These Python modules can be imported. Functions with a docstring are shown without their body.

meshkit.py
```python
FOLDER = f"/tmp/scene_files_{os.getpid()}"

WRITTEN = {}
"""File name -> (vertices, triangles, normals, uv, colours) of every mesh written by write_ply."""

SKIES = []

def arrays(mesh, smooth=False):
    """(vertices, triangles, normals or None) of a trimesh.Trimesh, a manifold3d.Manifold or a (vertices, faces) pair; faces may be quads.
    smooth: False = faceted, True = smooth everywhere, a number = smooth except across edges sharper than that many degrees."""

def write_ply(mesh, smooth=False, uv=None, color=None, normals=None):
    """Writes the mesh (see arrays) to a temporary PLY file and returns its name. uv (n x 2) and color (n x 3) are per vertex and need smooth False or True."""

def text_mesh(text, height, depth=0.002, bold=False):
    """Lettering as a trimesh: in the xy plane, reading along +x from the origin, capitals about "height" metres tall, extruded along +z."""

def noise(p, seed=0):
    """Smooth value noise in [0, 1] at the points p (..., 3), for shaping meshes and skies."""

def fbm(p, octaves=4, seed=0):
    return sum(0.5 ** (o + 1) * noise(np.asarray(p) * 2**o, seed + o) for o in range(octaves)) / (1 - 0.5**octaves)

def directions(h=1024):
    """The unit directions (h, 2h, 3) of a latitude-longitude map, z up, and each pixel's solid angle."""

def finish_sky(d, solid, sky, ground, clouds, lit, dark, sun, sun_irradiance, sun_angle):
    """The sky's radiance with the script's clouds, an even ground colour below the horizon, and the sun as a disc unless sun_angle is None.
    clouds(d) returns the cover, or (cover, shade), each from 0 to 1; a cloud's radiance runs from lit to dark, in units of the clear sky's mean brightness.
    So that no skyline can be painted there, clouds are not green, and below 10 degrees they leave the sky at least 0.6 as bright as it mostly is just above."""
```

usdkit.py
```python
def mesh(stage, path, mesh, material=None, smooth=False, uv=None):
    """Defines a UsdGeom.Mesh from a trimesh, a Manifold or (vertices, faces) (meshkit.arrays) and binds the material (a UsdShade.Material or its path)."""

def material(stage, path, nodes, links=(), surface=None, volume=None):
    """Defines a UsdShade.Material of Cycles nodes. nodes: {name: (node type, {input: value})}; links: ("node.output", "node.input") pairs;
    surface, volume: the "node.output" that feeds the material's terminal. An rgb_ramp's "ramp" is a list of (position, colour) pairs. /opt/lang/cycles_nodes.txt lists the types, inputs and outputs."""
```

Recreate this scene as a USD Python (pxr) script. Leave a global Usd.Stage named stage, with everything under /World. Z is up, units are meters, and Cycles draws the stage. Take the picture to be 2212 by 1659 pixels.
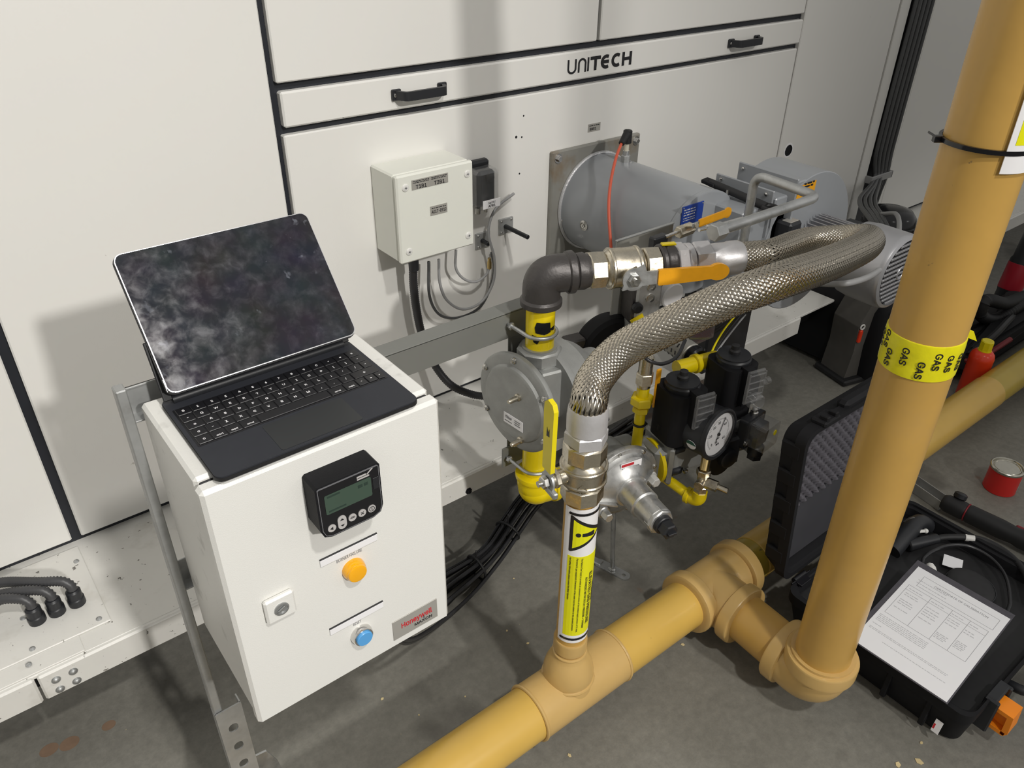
import math, random
import numpy as np, trimesh, usdkit, meshkit
from shapely.geometry import Polygon, LineString, Point, box as sbox
from shapely.ops import unary_union
from shapely import affinity
from pxr import Usd, UsdGeom, UsdLux, UsdShade, Gf, Sdf, Vt

stage = Usd.Stage.CreateInMemory()
UsdGeom.SetStageUpAxis(stage, 'Z'); UsdGeom.SetStageMetersPerUnit(stage, 1.0)
world = UsdGeom.Xform.Define(stage, '/World'); stage.SetDefaultPrim(world.GetPrim())
UsdGeom.Scope.Define(stage, '/World/Looks')
random.seed(7); RNG = np.random.default_rng(7)

# ------------------------------------------------------------------ camera
F_PX, W_PX, H_PX = 1708.717, 2212, 1659
YAW, PITCH, ROLL = math.radians(38.5446), math.radians(32.6119), math.radians(0.79081)
CAM = np.array([-0.14090546, 0.0, 1.57])
_h = np.array([math.sin(YAW), math.cos(YAW), 0]); _r = np.array([math.cos(YAW), -math.sin(YAW), 0]); _u = np.array([0, 0, 1.0])
FWD = _h * math.cos(PITCH) - _u * math.sin(PITCH); _up = _h * math.sin(PITCH) + _u * math.cos(PITCH)
RIGHT = _r * math.cos(ROLL) + _up * math.sin(ROLL); UP = -_r * math.sin(ROLL) + _up * math.cos(ROLL)
cam = UsdGeom.Camera.Define(stage, '/World/camera')
cam.CreateHorizontalApertureAttr(36.0); cam.CreateVerticalApertureAttr(27.0)
cam.CreateFocalLengthAttr(36.0 * F_PX / W_PX); cam.CreateClippingRangeAttr(Gf.Vec2f(0.05, 200))
m = Gf.Matrix4d(*[float(v) for row in ((*RIGHT, 0), (*UP, 0), (*(-FWD), 0), (*CAM, 1)) for v in row])
cam.AddTransformOp().Set(m)
cam.CreateExposureAttr(0.0)

# ------------------------------------------------------------------ light: hall ambience and high-bay lamps behind the viewer
dome = UsdLux.DomeLight.Define(stage, '/World/hall_ambience')
dome.CreateIntensityAttr(0.12); dome.CreateColorAttr(Gf.Vec3f(1.0, 0.985, 0.95))
def bay(name, pos, radius, power, col=(1, 0.975, 0.93), aim=None):
    l = UsdLux.SphereLight.Define(stage, '/World/' + name)
    l.CreateRadiusAttr(radius); l.CreateIntensityAttr(power / (math.pi * radius ** 2)); l.CreateColorAttr(Gf.Vec3f(*col))
    l.AddTranslateOp().Set(Gf.Vec3d(*pos))
    if aim is not None:      # reflector lamp: the beam is brightest along its axis
        d = np.array(aim[:3], float) - pos; d /= np.linalg.norm(d)
        q = Gf.Rotation(Gf.Vec3d(0, 0, -1), Gf.Vec3d(*map(float, d))).GetQuat()
        l.AddOrientOp(UsdGeom.XformOp.PrecisionDouble).Set(Gf.Quatd(q.GetReal(), q.GetImaginary()))
        sh = UsdLux.ShapingAPI.Apply(l.GetPrim()); sh.CreateShapingConeAngleAttr(float(aim[3])); sh.CreateShapingConeSoftnessAttr(float(aim[4]))
bay('high_bay_lamp', (0.28, -1.6, 4.4), 0.10, 26.0, aim=(-.35, 1.2, .4, 38, 1.0))
bay('high_bay_lamp_001', (0.80, -9.7, 6.8), 0.24, 248.0, aim=(-1.1, 1.65, 1.0, 19, 1.0))
bay('high_bay_lamp_002', (7.5, -5.5, 5.2), 0.22, 4.0)

# ------------------------------------------------------------------ scene helpers
LOC, USED = {}, {}
def uniq(parent, name):
    k = parent + '/' + name; n = USED.get(k, 0); USED[k] = n + 1
    return k if n == 0 else f'{k}_{n:03d}'
def meta(path, **kw):
    p = stage.GetPrimAtPath(path)
    for k, v in kw.items():
        if v: p.SetCustomDataByKey(k, v)
def thing(name, label, cat, loc=(0, 0, 0), group=None, kind=None):
    path = uniq('/World', name); x = UsdGeom.Xform.Define(stage, path)
    x.AddTranslateOp().Set(Gf.Vec3d(*[float(v) for v in loc])); LOC[path] = np.array(loc, float)
    meta(path, label=label, category=cat, group=group, kind=kind)
    return path
def part(parent, name, mesh, mat, smooth=35, label=None, kind=None):
    path = uniq(parent, name)
    loc = LOC[parent]
    if hasattr(mesh, 'vertices'): mesh = trimesh.Trimesh(np.asarray(mesh.vertices) - loc, mesh.faces, process=False)
    usdkit.mesh(stage, path, mesh, MAT[mat], smooth=smooth)
    LOC[path] = loc
    meta(path, label=label, kind=kind)
    return path
def solo(name, mesh, mat, label, cat, loc=(0, 0, 0), smooth=35, group=None, kind=None):
    path = uniq('/World', name)
    mesh = trimesh.Trimesh(np.asarray(mesh.vertices) - np.array(loc, float), mesh.faces, process=False)
    g = usdkit.mesh(stage, path, mesh, MAT[mat], smooth=smooth)
    g.AddTranslateOp().Set(Gf.Vec3d(*[float(v) for v in loc])); LOC[path] = np.array(loc, float)
    meta(path, label=label, category=cat, group=group, kind=kind)
    return path
def at(px, py, x=None, y=None, z=None, d=None):
    """the point of the photographed place seen at a pixel, on a plane x, y or z, or at a depth"""
    v = RIGHT * ((px - W_PX / 2) / F_PX) - UP * ((py - H_PX / 2) / F_PX) + FWD
    for k, val in ((0, x), (1, y), (2, z)):
        if val is not None: return CAM + v * ((val - CAM[k]) / v[k])
    return CAM + v * d

# ------------------------------------------------------------------ mesh helpers
def T(v, f): return trimesh.Trimesh(np.asarray(v, float), np.asarray(f, int), process=False)
def cat(*ms):
    ms = [x for m_ in ms for x in (m_ if isinstance(m_, (list, tuple)) else [m_])]
    return trimesh.util.concatenate(ms)
def unit(v): v = np.asarray(v, float); return v / np.linalg.norm(v)
def perp(a):
    a = unit(a); b = np.array([0, 0, 1.0]) if abs(a[2]) < 0.9 else np.array([1.0, 0, 0])
    d0 = unit(np.cross(b, a)); return d0, np.cross(a, d0)
_sg = np.array([(sx, sy, sz) for sx in (-1, 1) for sy in (-1, 1) for sz in (-1, 1)], float)
_tp = np.array([[s[i] * (1 if i == k else .8) for i in range(3)] for s in _sg for k in range(3)])
_hull = trimesh.convex.convex_hull(_tp)
from scipy.spatial import cKDTree
_bf = cKDTree(_tp).query(_hull.vertices)[1][_hull.faces]
def obox(c, U, V, N, size, b=.002):
    h = np.array(size) / 2.0; b = min(b, .49 * min(size))
    loc = np.array([[s[i] * (h[i] - (0 if i == k else b)) for i in range(3)] for s in _sg for k in range(3)])
    B = np.array([unit(U), unit(V), unit(N)])
    f = _bf if np.linalg.det(B) > 0 else _bf[:, ::-1]
    return T(np.asarray(c, float) + loc @ B, f)
def bx(x0, x1, y0, y1, z0, z1, b=.002):
    return obox(((x0 + x1) / 2, (y0 + y1) / 2, (z0 + z1) / 2), (1, 0, 0), (0, 1, 0), (0, 0, 1), (abs(x1 - x0), abs(y1 - y0), abs(z1 - z0)), b)
def lathe(prof, p0, axis, n=40, rot=0.0, d0=None):
    """profile of (radius, distance along the axis)"""
    a = unit(axis)
    if d0 is None: d0, d1 = perp(a)
    else: d0 = unit(np.asarray(d0, float) - a * np.dot(d0, a)); d1 = np.cross(a, d0)
    prof = [(max(r, 1e-5), t) for r, t in prof]
    if prof[0][0] > 1e-4: prof = [(1e-5, prof[0][1])] + prof
    if prof[-1][0] > 1e-4: prof = prof + [(1e-5, prof[-1][1])]
    th = np.arange(n) * 2 * np.pi / n + rot
    ring = np.cos(th)[:, None] * d0 + np.sin(th)[:, None] * d1
    V = np.concatenate([np.asarray(p0, float) + a * t + ring * r for r, t in prof])
    F = []
    i = np.arange(n); j = (i + 1) % n
    for k in range(len(prof) - 1):
        A, B = k * n, (k + 1) * n
        F.append(np.stack([A + i, A + j, B + j], 1)); F.append(np.stack([A + i, B + j, B + i], 1))
    return T(V, np.concatenate(F))
def cyl(p0, p1, r, r1=None, n=32, b=.0, rot=0.0, d0=None):
    p0, p1 = np.asarray(p0, float), np.asarray(p1, float); L = np.linalg.norm(p1 - p0); r1 = r if r1 is None else r1
    pr = [(r, 0), (r1, L)] if not b else [(r - b, 0), (r, b), (r1, L - b), (r1 - b, L)]
    return lathe(pr, p0, p1 - p0, n, rot, d0)
def hexp(p0, p1, af, rot=0.0, b=.0015, d0=None, n=6): return cyl(p0, p1, af / 2 / math.cos(math.pi / n), n=n, b=b, rot=rot, d0=d0)
def spline(pts, step=.01):
    P = np.asarray(pts, float); P = np.vstack([2 * P[0] - P[1], P, 2 * P[-1] - P[-2]]); out = []
    for i in range(1, len(P) - 2):
        p0, p1, p2, p3 = P[i - 1:i + 3]; n = max(2, int(np.linalg.norm(p2 - p1) / step))
        t = (np.arange(n) / n)[:, None]
        # centripetal-like tangents
        d = np.linalg.norm(p2 - p1); m1 = (p2 - p0) / max(np.linalg.norm(p2 - p1) + np.linalg.norm(p1 - p0), 1e-9) * d; m2 = (p3 - p1) / max(np.linalg.norm(p3 - p2) + np.linalg.norm(p2 - p1), 1e-9) * d
        out.append((2 * t**3 - 3 * t**2 + 1) * p1 + (t**3 - 2 * t**2 + t) * m1 + (-2 * t**3 + 3 * t**2) * p2 + (t**3 - t**2) * m2)
    return np.vstack(out + [P[-2][None]])
def fillet(pts, r, n=6):
    """polyline with rounded corners"""
    P = [np.asarray(p, float) for p in pts]; out = [P[0]]
    for a, b, c in zip(P[:-2], P[1:-1], P[2:]):
        u, v = unit(a - b), unit(c - b); ang = math.acos(np.clip(np.dot(u, v), -1, 1)); d = min(r / math.tan(ang / 2), .49 * np.linalg.norm(a - b), .49 * np.linalg.norm(c - b))
        s, e = b + u * d, b + v * d
        for t in np.linspace(0, 1, n): out.append((1 - t)**2 * s + 2 * t * (1 - t) * b + t * t * e)
    return np.array(out + [P[-1]])
def frames(P):
    P = np.asarray(P, float); Tn = np.gradient(P, axis=0); Tn /= np.linalg.norm(Tn, axis=1)[:, None]
    N = np.zeros_like(P); N[0] = perp(Tn[0])[0]
    for i in range(1, len(P)):
        v = N[i - 1] - Tn[i] * np.dot(N[i - 1], Tn[i]); N[i] = v / np.linalg.norm(v)
    return Tn, N, np.cross(Tn, N)
def tube(P, r, n=10, closed=False):
    P = np.asarray(P, float); r = np.broadcast_to(np.asarray(r, float), (len(P),))
    Tn, N, B = frames(P); th = np.arange(n) * 2 * np.pi / n
    V = (P[:, None] + r[:, None, None] * (np.cos(th)[None, :, None] * N[:, None] + np.sin(th)[None, :, None] * B[:, None])).reshape(-1, 3)
    i = np.arange(n); j = (i + 1) % n; F = []
    m_ = len(P)
    for k in range(m_ if closed else m_ - 1):
        A, Bq = k * n, ((k + 1) % m_) * n
        F += [np.stack([A + i, A + j, Bq + j], 1), np.stack([A + i, Bq + j, Bq + i], 1)]
    if not closed:
        V = np.vstack([V, P[0], P[-1]]); c0, c1 = len(V) - 2, len(V) - 1; e = (m_ - 1) * n
        F += [np.stack([np.full(n, c0), j, i], 1), np.stack([np.full(n, c1), e + i, e + j], 1)]
    return T(V, np.concatenate(F))
def ringm(c, axis, R, r, n=40, k=8, a0=0, a1=360, d0=None):
    a = unit(axis); x, y = perp(a) if d0 is None else (unit(d0), np.cross(a, unit(d0)))
    full = a1 - a0 >= 360
    th = np.radians(np.linspace(a0, a1, n, endpoint=not full))
    P = np.asarray(c, float) + R * (np.cos(th)[:, None] * x + np.sin(th)[:, None] * y)
    return tube(P, r, k, closed=full) if not full else _torus(np.asarray(c, float), a, x, y, R, r, n, k)
def _torus(c, a, x, y, R, r, n, k):
    th = np.arange(n) * 2 * np.pi / n; ph = np.arange(k) * 2 * np.pi / k
    rad = np.cos(th)[:, None] * x + np.sin(th)[:, None] * y
    V = (c + rad[:, None] * (R + r * np.cos(ph))[None, :, None] + a * (r * np.sin(ph))[None, :, None]).reshape(-1, 3)
    F = []
    i = np.arange(k); j = (i + 1) % k
    for q in range(n):
        A, B = q * k, ((q + 1) % n) * k
        F += [np.stack([A + i, B + j, A + j], 1), np.stack([A + i, B + i, B + j], 1)]
    return T(V, np.concatenate(F))
def ext(poly, O, U, V, depth, N=None):
    """extrudes a flat outline standing at O with axes U, V"""
    U, V = unit(U), unit(V); N = np.cross(U, V) if N is None else unit(N)
    ms = []
    for g in getattr(poly, 'geoms', [poly]):
        if g.is_empty or g.geom_type != 'Polygon': continue
        e = trimesh.creation.extrude_polygon(g, depth, engine='earcut'); v = np.asarray(e.vertices)
        f = e.faces if np.dot(np.cross(U, V), N) > 0 else e.faces[:, ::-1]
        ms.append(T(np.asarray(O, float) + v[:, :1] * U + v[:, 1:2] * V + v[:, 2:] * N, f))
    return cat(ms)
def rrect(x0, y0, x1, y1, r, q=6): return sbox(x0 + r, y0 + r, x1 - r, y1 - r).buffer(r, quad_segs=q)
_tc = {}
def text(s, h, O, U, V, depth=.0004, center=True, bold=False, N=None, width=None):
    k = (s, bold)
    if k not in _tc: _tc[k] = meshkit.text_mesh(s, 1.0, 1.0, bold)
    v = np.array(_tc[k].vertices); f = _tc[k].faces
    w0, w1 = v[:, 0].min(), v[:, 0].max(); sx = h if width is None else width / (w1 - w0)
    x = (v[:, 0] - ((w0 + w1) / 2 if center else w0)) * sx; y = (v[:, 1] - (.5 if center else 0)) * h; z = v[:, 2] * depth
    U, V = unit(U), unit(V); N = np.cross(U, V) if N is None else unit(N)
    return T(np.asarray(O, float) + x[:, None] * U + y[:, None] * V + z[:, None] * N, f)
def bars(rows, O, U, V, depth=.0003):
    """rows of small print too fine to read: (x, y, length, height)"""
    U, V = unit(U), unit(V)
    return cat([obox(np.asarray(O) + U * (x + l / 2) + V * y + np.cross(U, V) * depth / 2, U, V, np.cross(U, V), (l, h, depth), 0) for x, y, l, h in rows])
def print_rows(x0, x1, ys, h, seed):
    r = random.Random(seed); out = []
    for y in ys:
        x = x0
        while x < x1 - h:
            w = min(h * r.uniform(1.2, 5), x1 - x); out.append((x, y, w, h)); x += w + h * .9
    return out
X, Y, Z = np.eye(3)

# ------------------------------------------------------------------ materials
MAT = {}
def mat(name, col, rough=.5, metal=0.0, var=.06, scale=14.0, bump=0.0, bscale=300.0, spots=None, coat=0.0, spec=.5, rvar=0.0, detail=5.0):
    c = np.array(col, float)
    n = {'g': ('geometry', {}), 'n': ('noise_texture', {'scale': scale, 'detail': detail, 'roughness': .6}),
         'r': ('rgb_ramp', {'ramp': [(.25, tuple(c * (1 - var))), (.75, tuple(np.minimum(c * (1 + var), 1)))]}),
         'p': ('principled_bsdf', {'roughness': rough, 'metallic': metal, 'coat_weight': coat, 'specular_ior_level': spec})}
    l = [('g.position', 'n.vector'), ('n.fac', 'r.fac')]
    out = 'r.color'
    if spots:   # worn, dirty or chipped marks: (colour, scale, threshold, width, amount)
        for i, (sc, ss, t, w, amt) in enumerate(spots):
            n[f's{i}'] = ('noise_texture', {'scale': ss, 'detail': 4.0, 'roughness': .65})
            n[f'q{i}'] = ('map_range', {'from_min': t, 'from_max': t + w, 'to_min': 0.0, 'to_max': amt, 'clamp': True})
            n[f'm{i}'] = ('mix_color', {'b': tuple(sc)})
            l += [('g.position', f's{i}.vector'), (f's{i}.fac', f'q{i}.value'), (f'q{i}.result', f'm{i}.fac'), (out, f'm{i}.a')]
            out = f'm{i}.result'
    l.append((out, 'p.base_color'))
    if rvar:
        n['rn'] = ('noise_texture', {'scale': scale * 2.3, 'detail': 4.0}); n['rr'] = ('map_range', {'from_min': .3, 'from_max': .7, 'to_min': max(rough - rvar, .02), 'to_max': rough + rvar, 'clamp': True})
        l += [('g.position', 'rn.vector'), ('rn.fac', 'rr.value'), ('rr.result', 'p.roughness')]
    if bump:
        n['bn'] = ('noise_texture', {'scale': bscale, 'detail': 3.0}); n['b'] = ('bump', {'strength': bump, 'distance': .002})
        l += [('g.position', 'bn.vector'), ('bn.fac', 'b.height'), ('b.normal', 'p.normal')]
    MAT[name] = usdkit.material(stage, '/World/Looks/' + name, n, l, surface='p.BSDF')
WHITE = (.75, .738, .705)
mat('panel_white', WHITE, .34, var=.012, scale=3, bump=.06, bscale=420, spots=[((.30, .27, .22), 24, .755, .03, .5)])
mat('shelf_white', (.70, .688, .65), .42, var=.04, scale=6, bump=.10, bscale=300, spots=[((.10, .09, .075), 55, .665, .025, .9), ((.36, .33, .27), 8, .58, .15, .35)])
mat('cabinet_white', (.78, .772, .735), .36, var=.012, scale=5, bump=.12, bscale=650)
mat('cabinet_side_white', (.76, .752, .715), .40, var=.02, scale=5, bump=.12, bscale=650, spots=[((.33, .32, .29), 14, .57, .12, .5)])
mat('box_white', (.74, .745, .68), .40, var=.015, scale=9, bump=.10, bscale=600)
mat('gap_black', (.012, .014, .020), .5, var=.2, scale=9)
mat('black_plastic', (.016, .017, .020), .42, var=.15, scale=40, bump=.05, bscale=900)
mat('black_matte', (.0075, .0075, .009), .70, var=.15, scale=30, bump=.10, bscale=500, spec=.28)
mat('black_rubber', (.013, .013, .014), .58, var=.2, scale=60)
mat('black_gloss', (.008, .008, .010), .18, var=.1)
mat('cable_black', (.022, .022, .024), .33, var=.15, scale=30)
mat('cable_grey', (.30, .30, .30), .45, var=.05)
mat('cable_dark_grey', (.075, .077, .078), .45, var=.10)
mat('conduit_grey', (.055, .055, .058), .42, var=.10)
mat('zinc', (.50, .51, .51), .42, metal=.85, var=.14, scale=26, rvar=.12, bump=.08, bscale=160)
mat('zinc_dull', (.40, .405, .40), .55, metal=.55, var=.16, scale=22, bump=.12, bscale=120, spots=[((.22, .21, .19), 12, .58, .12, .5)])
mat('steel', (.62, .61, .58), .28, metal=1.0, var=.08, scale=30, rvar=.08)
mat('steel_bright', (.72, .71, .69), .16, metal=1.0, var=.05)
mat('braid_steel', (.50, .455, .38), .20, metal=1.0, var=.10, scale=90)
mat('braid_core', (.025, .022, .018), .6, metal=.5)
mat('nickel_brass', (.60, .55, .45), .30, metal=1.0, var=.10, scale=24, rvar=.10, bump=.10, bscale=140)
mat('brass', (.62, .46, .20), .28, metal=1.0, var=.08)
mat('cast_aluminium', (.36, .365, .355), .50, metal=.55, var=.09, scale=30, bump=.12, bscale=420)
mat('polished_aluminium', (.58, .58, .57), .38, metal=.80, var=.09, scale=30, rvar=.10, bump=.03, bscale=90)
mat('union_aluminium', (.60, .59, .60), .42, metal=.45, var=.08, scale=34, bump=.10, bscale=300)
mat('malleable_iron', (.080, .074, .072), .42, metal=.55, var=.14, scale=26, bump=.30, bscale=130)
mat('tan_fitting', (.57, .375, .135), .30, var=.07, scale=9, bump=.16, bscale=70, spots=[((.26, .17, .07), 60, .72, .03, .8)])
mat('tan_paint', (.54, .322, .080), .30, var=.07, scale=7, bump=.10, bscale=60, spots=[((.26, .17, .07), 60, .72, .03, .8), ((.50, .31, .10), 9, .55, .2, .5)])
mat('ochre_paint', (.62, .395, .085), .28, var=.09, scale=5, bump=.06, bscale=40, spots=[((.22, .16, .06), 50, .72, .03, .7)])
mat('mustard_paint', (.46, .33, .045), .30, var=.08, scale=7, spots=[((.13, .10, .05), 40, .70, .03, .8)])
mat('yellow_paint', (.82, .63, .006), .22, var=.06, scale=20, bump=.12, bscale=120)
mat('yellow_tape', (.80, .73, .010), .25, var=.10, scale=26, bump=.35, bscale=70)
mat('yellow_print', (.80, .78, .005), .35, var=.01)
mat('orange_grip', (.86, .39, .012), .35, var=.08, scale=40, spots=[((.30, .15, .02), 70, .66, .06, .6)])
mat('yellow_grip', (.82, .68, .006), .28, var=.05)
mat('orange_plastic', (.90, .26, .01), .38, var=.05)
mat('burner_grey', (.31, .325, .345), .27, var=.03, scale=6, bump=.05, bscale=260)
mat('burner_plate', (.27, .265, .24), .45, metal=.25, var=.14, scale=8, spots=[((.20, .13, .06), 7, .52, .15, .6)])
mat('weld', (.62, .62, .63), .38, metal=.6, var=.12, scale=60, bump=.5, bscale=160)
mat('beam_grey', (.175, .178, .165), .38, var=.06, scale=6, bump=.05, bscale=300)
mat('blue_plate', (.012, .045, .28), .35, var=.04)
mat('sign_white', (.86, .85, .86), .42, var=.01)
mat('paper_white', (.84, .84, .86), .6, var=.01)
mat('label_silver', (.42, .405, .37), .42, metal=.3, var=.04)
mat('ink_black', (.012, .012, .014), .45, var=.02)
mat('ink_grey', (.16, .16, .17), .5, var=.02)
mat('ink_red', (.55, .02, .03), .45, var=.02)
mat('ink_soft', (.30, .30, .31), .5, var=.02)
mat('ink_pale', (.55, .55, .57), .45, var=.02)
mat('red_paint', (.62, .022, .018), .30, var=.08, scale=20)
mat('dark_red', (.22, .010, .018), .45, var=.08)
mat('orange_red', (.80, .050, .015), .25, var=.04)
mat('cable_orange', (.72, .13, .07), .45, var=.03)
mat('lcd', (.050, .082, .060), .22, var=.03)
mat('lcd_ink', (.025, .045, .035), .3, var=.02)
mat('button_pale', (.48, .46, .45), .5, var=.03)
mat('amber_lens', (.95, .44, .005), .14, var=.03, coat=.5)
mat('blue_lens', (.10, .36, .72), .30, var=.03)
mat('key_black', (.010, .010, .012), .38, var=.1)
mat('deck_grey', (.022, .024, .031), .62, var=.08, scale=40, bump=.06, bscale=900)
mat('trackpad_grey', (.020, .022, .024), .40, var=.04)
mat('tablet_metal', (.62, .62, .63), .28, metal=1.0, var=.02)
mat('foam_grey', (.078, .074, .086), .95, var=.2, scale=60)
mat('lid_panel_grey', (.040, .040, .046), .55, var=.10)
mat('motor_silver', (.52, .52, .54), .36, metal=.7, var=.05)
mat('ceramic', (.72, .68, .55), .3, var=.03)
mat('green_print', (.010, .085, .065), .4, var=.03)
mat('tin', (.56, .54, .47), .24, metal=1.0, var=.12, scale=30)
mat('grey_cloth', (.085, .080, .072), .8, var=.12, scale=20)
mat('white_plastic', (.72, .71, .68), .4, var=.02)
mat('chip', (.62, .50, .27), .8, var=.2)
mat('rust_stain', (.20, .13, .085), .6, var=.12, scale=40)
mat('crimson', (.42, .012, .028), .38, var=.06)
# floor concrete: worn grey with stains, specks and rust-brown drips
c_ = {'g': ('geometry', {}), 'a': ('noise_texture', {'scale': 1.6, 'detail': 8.0, 'roughness': .62}), 'b': ('noise_texture', {'scale': 48.0, 'detail': 7.0, 'roughness': .75}),
      'ra': ('rgb_ramp', {'ramp': [(.25, (.135, .128, .108)), (.5, (.205, .197, .170)), (.75, (.265, .257, .226))]}),
      'rb': ('rgb_ramp', {'ramp': [(.3, (.72, .72, .72)), (.7, (1.15, 1.15, 1.15))]}), 'mu': ('mix_color', {'blend_type': 'multiply', 'fac': .8, 'use_clamp': False}),
      's': ('noise_texture', {'scale': 3.4, 'detail': 3.0}), 'sr': ('map_range', {'from_min': .60, 'from_max': .70, 'to_min': 0.0, 'to_max': .55, 'clamp': True}), 'sm': ('mix_color', {'b': (.055, .05, .042)}),
      'd': ('noise_texture', {'scale': 75.0, 'detail': 2.0}), 'dr': ('map_range', {'from_min': .77, 'from_max': .79, 'to_min': 0.0, 'to_max': .6, 'clamp': True}), 'dm': ('mix_color', {'b': (.38, .33, .20)}),
      'e': ('noise_texture', {'scale': 7.0, 'detail': 1.0}), 'er': ('map_range', {'from_min': .745, 'from_max': .76, 'to_min': 0.0, 'to_max': .6, 'clamp': True}), 'em': ('mix_color', {'b': (.16, .085, .045)}),
      'bp': ('bump', {'strength': .25, 'distance': .003}), 'p': ('principled_bsdf', {'roughness': .62})}
MAT['concrete'] = usdkit.material(stage, '/World/Looks/concrete', c_, [('g.position', k + '.vector') for k in 'absde'] + [('a.fac', 'ra.fac'), ('b.fac', 'rb.fac'), ('ra.color', 'mu.a'), ('rb.color', 'mu.b'),
    ('s.fac', 'sr.value'), ('sr.result', 'sm.fac'), ('mu.result', 'sm.a'), ('d.fac', 'dr.value'), ('dr.result', 'dm.fac'), ('sm.result', 'dm.a'), ('e.fac', 'er.value'), ('er.result', 'em.fac'), ('dm.result', 'em.a'), ('em.result', 'p.base_color'), ('b.fac', 'bp.height'), ('bp.normal', 'p.normal')], surface='p.BSDF')
# tablet glass: black with greasy smears
MAT['smeared_glass'] = usdkit.material(stage, '/World/Looks/smeared_glass', {
    'g': ('geometry', {}), 'a': ('noise_texture', {'scale': 60.0, 'detail': 5.0, 'roughness': .55, 'distortion': .3}), 'b': ('noise_texture', {'scale': 58.0, 'detail': 4.0, 'distortion': .2}), 'c': ('noise_texture', {'scale': 9.0, 'detail': 2.0}),
    'ra': ('rgb_ramp', {'ramp': [(.42, (.004, .005, .009)), (.60, (.014, .014, .020)), (.75, (.036, .036, .046))]}),
    'rb': ('map_range', {'from_min': .635, 'from_max': .70, 'to_min': 0.0, 'to_max': .55, 'clamp': True}), 'm': ('mix_color', {'b': (.34, .36, .42)}),
    'rc': ('map_range', {'from_min': .45, 'from_max': .62, 'to_min': 0.0, 'to_max': 1.0, 'clamp': True}), 'mm': ('math', {'math_type': 'multiply'}),
    'ro': ('map_range', {'from_min': .3, 'from_max': .7, 'to_min': .05, 'to_max': .22, 'clamp': True}), 'hc': ('noise_texture', {'scale': 17.0, 'detail': 3.0}), 'ha': ('mix_color', {'blend_type': 'add', 'fac': .022, 'use_clamp_result': False}), 'p': ('principled_bsdf', {'specular_ior_level': .5})},
    [('g.position', k + '.vector') for k in 'abc'] + [('a.fac', 'ra.fac'), ('b.fac', 'rb.value'), ('c.fac', 'rc.value'), ('rb.result', 'mm.value1'), ('rc.result', 'mm.value2'), ('mm.value', 'm.fac'), ('ra.color', 'm.a'), ('g.position', 'hc.vector'), ('m.result', 'ha.a'), ('hc.color', 'ha.b'), ('ha.result', 'p.base_color'), ('a.fac', 'ro.value'), ('ro.result', 'p.roughness')], surface='p.BSDF')
def clear(name, tint, edge=.30, rough=.06, milk=.05):
    MAT[name] = usdkit.material(stage, '/World/Looks/' + name, {'f': ('layer_weight', {'blend': .35}), 'mm': ('math', {'math_type': 'multiply_add', 'value2': edge, 'value3': .03}), 't': ('transparent_bsdf', {'color': tint}), 'gl': ('glossy_bsdf', {'color': (1, 1, 1), 'roughness': rough}), 'd': ('diffuse_bsdf', {'color': (.6, .6, .6)}), 'm': ('mix_closure', {}), 'k': ('mix_closure', {'fac': milk})},
        [('f.facing', 'mm.value1'), ('mm.value', 'm.fac'), ('t.BSDF', 'm.closure1'), ('gl.BSDF', 'm.closure2'), ('m.closure', 'k.closure1'), ('d.BSDF', 'k.closure2')], surface='k.closure')
clear('clear_plastic', (.93, .93, .93), .30, .08, .06); clear('gauge_glass', (.98, .98, .98), .12, .03, .01)
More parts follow.
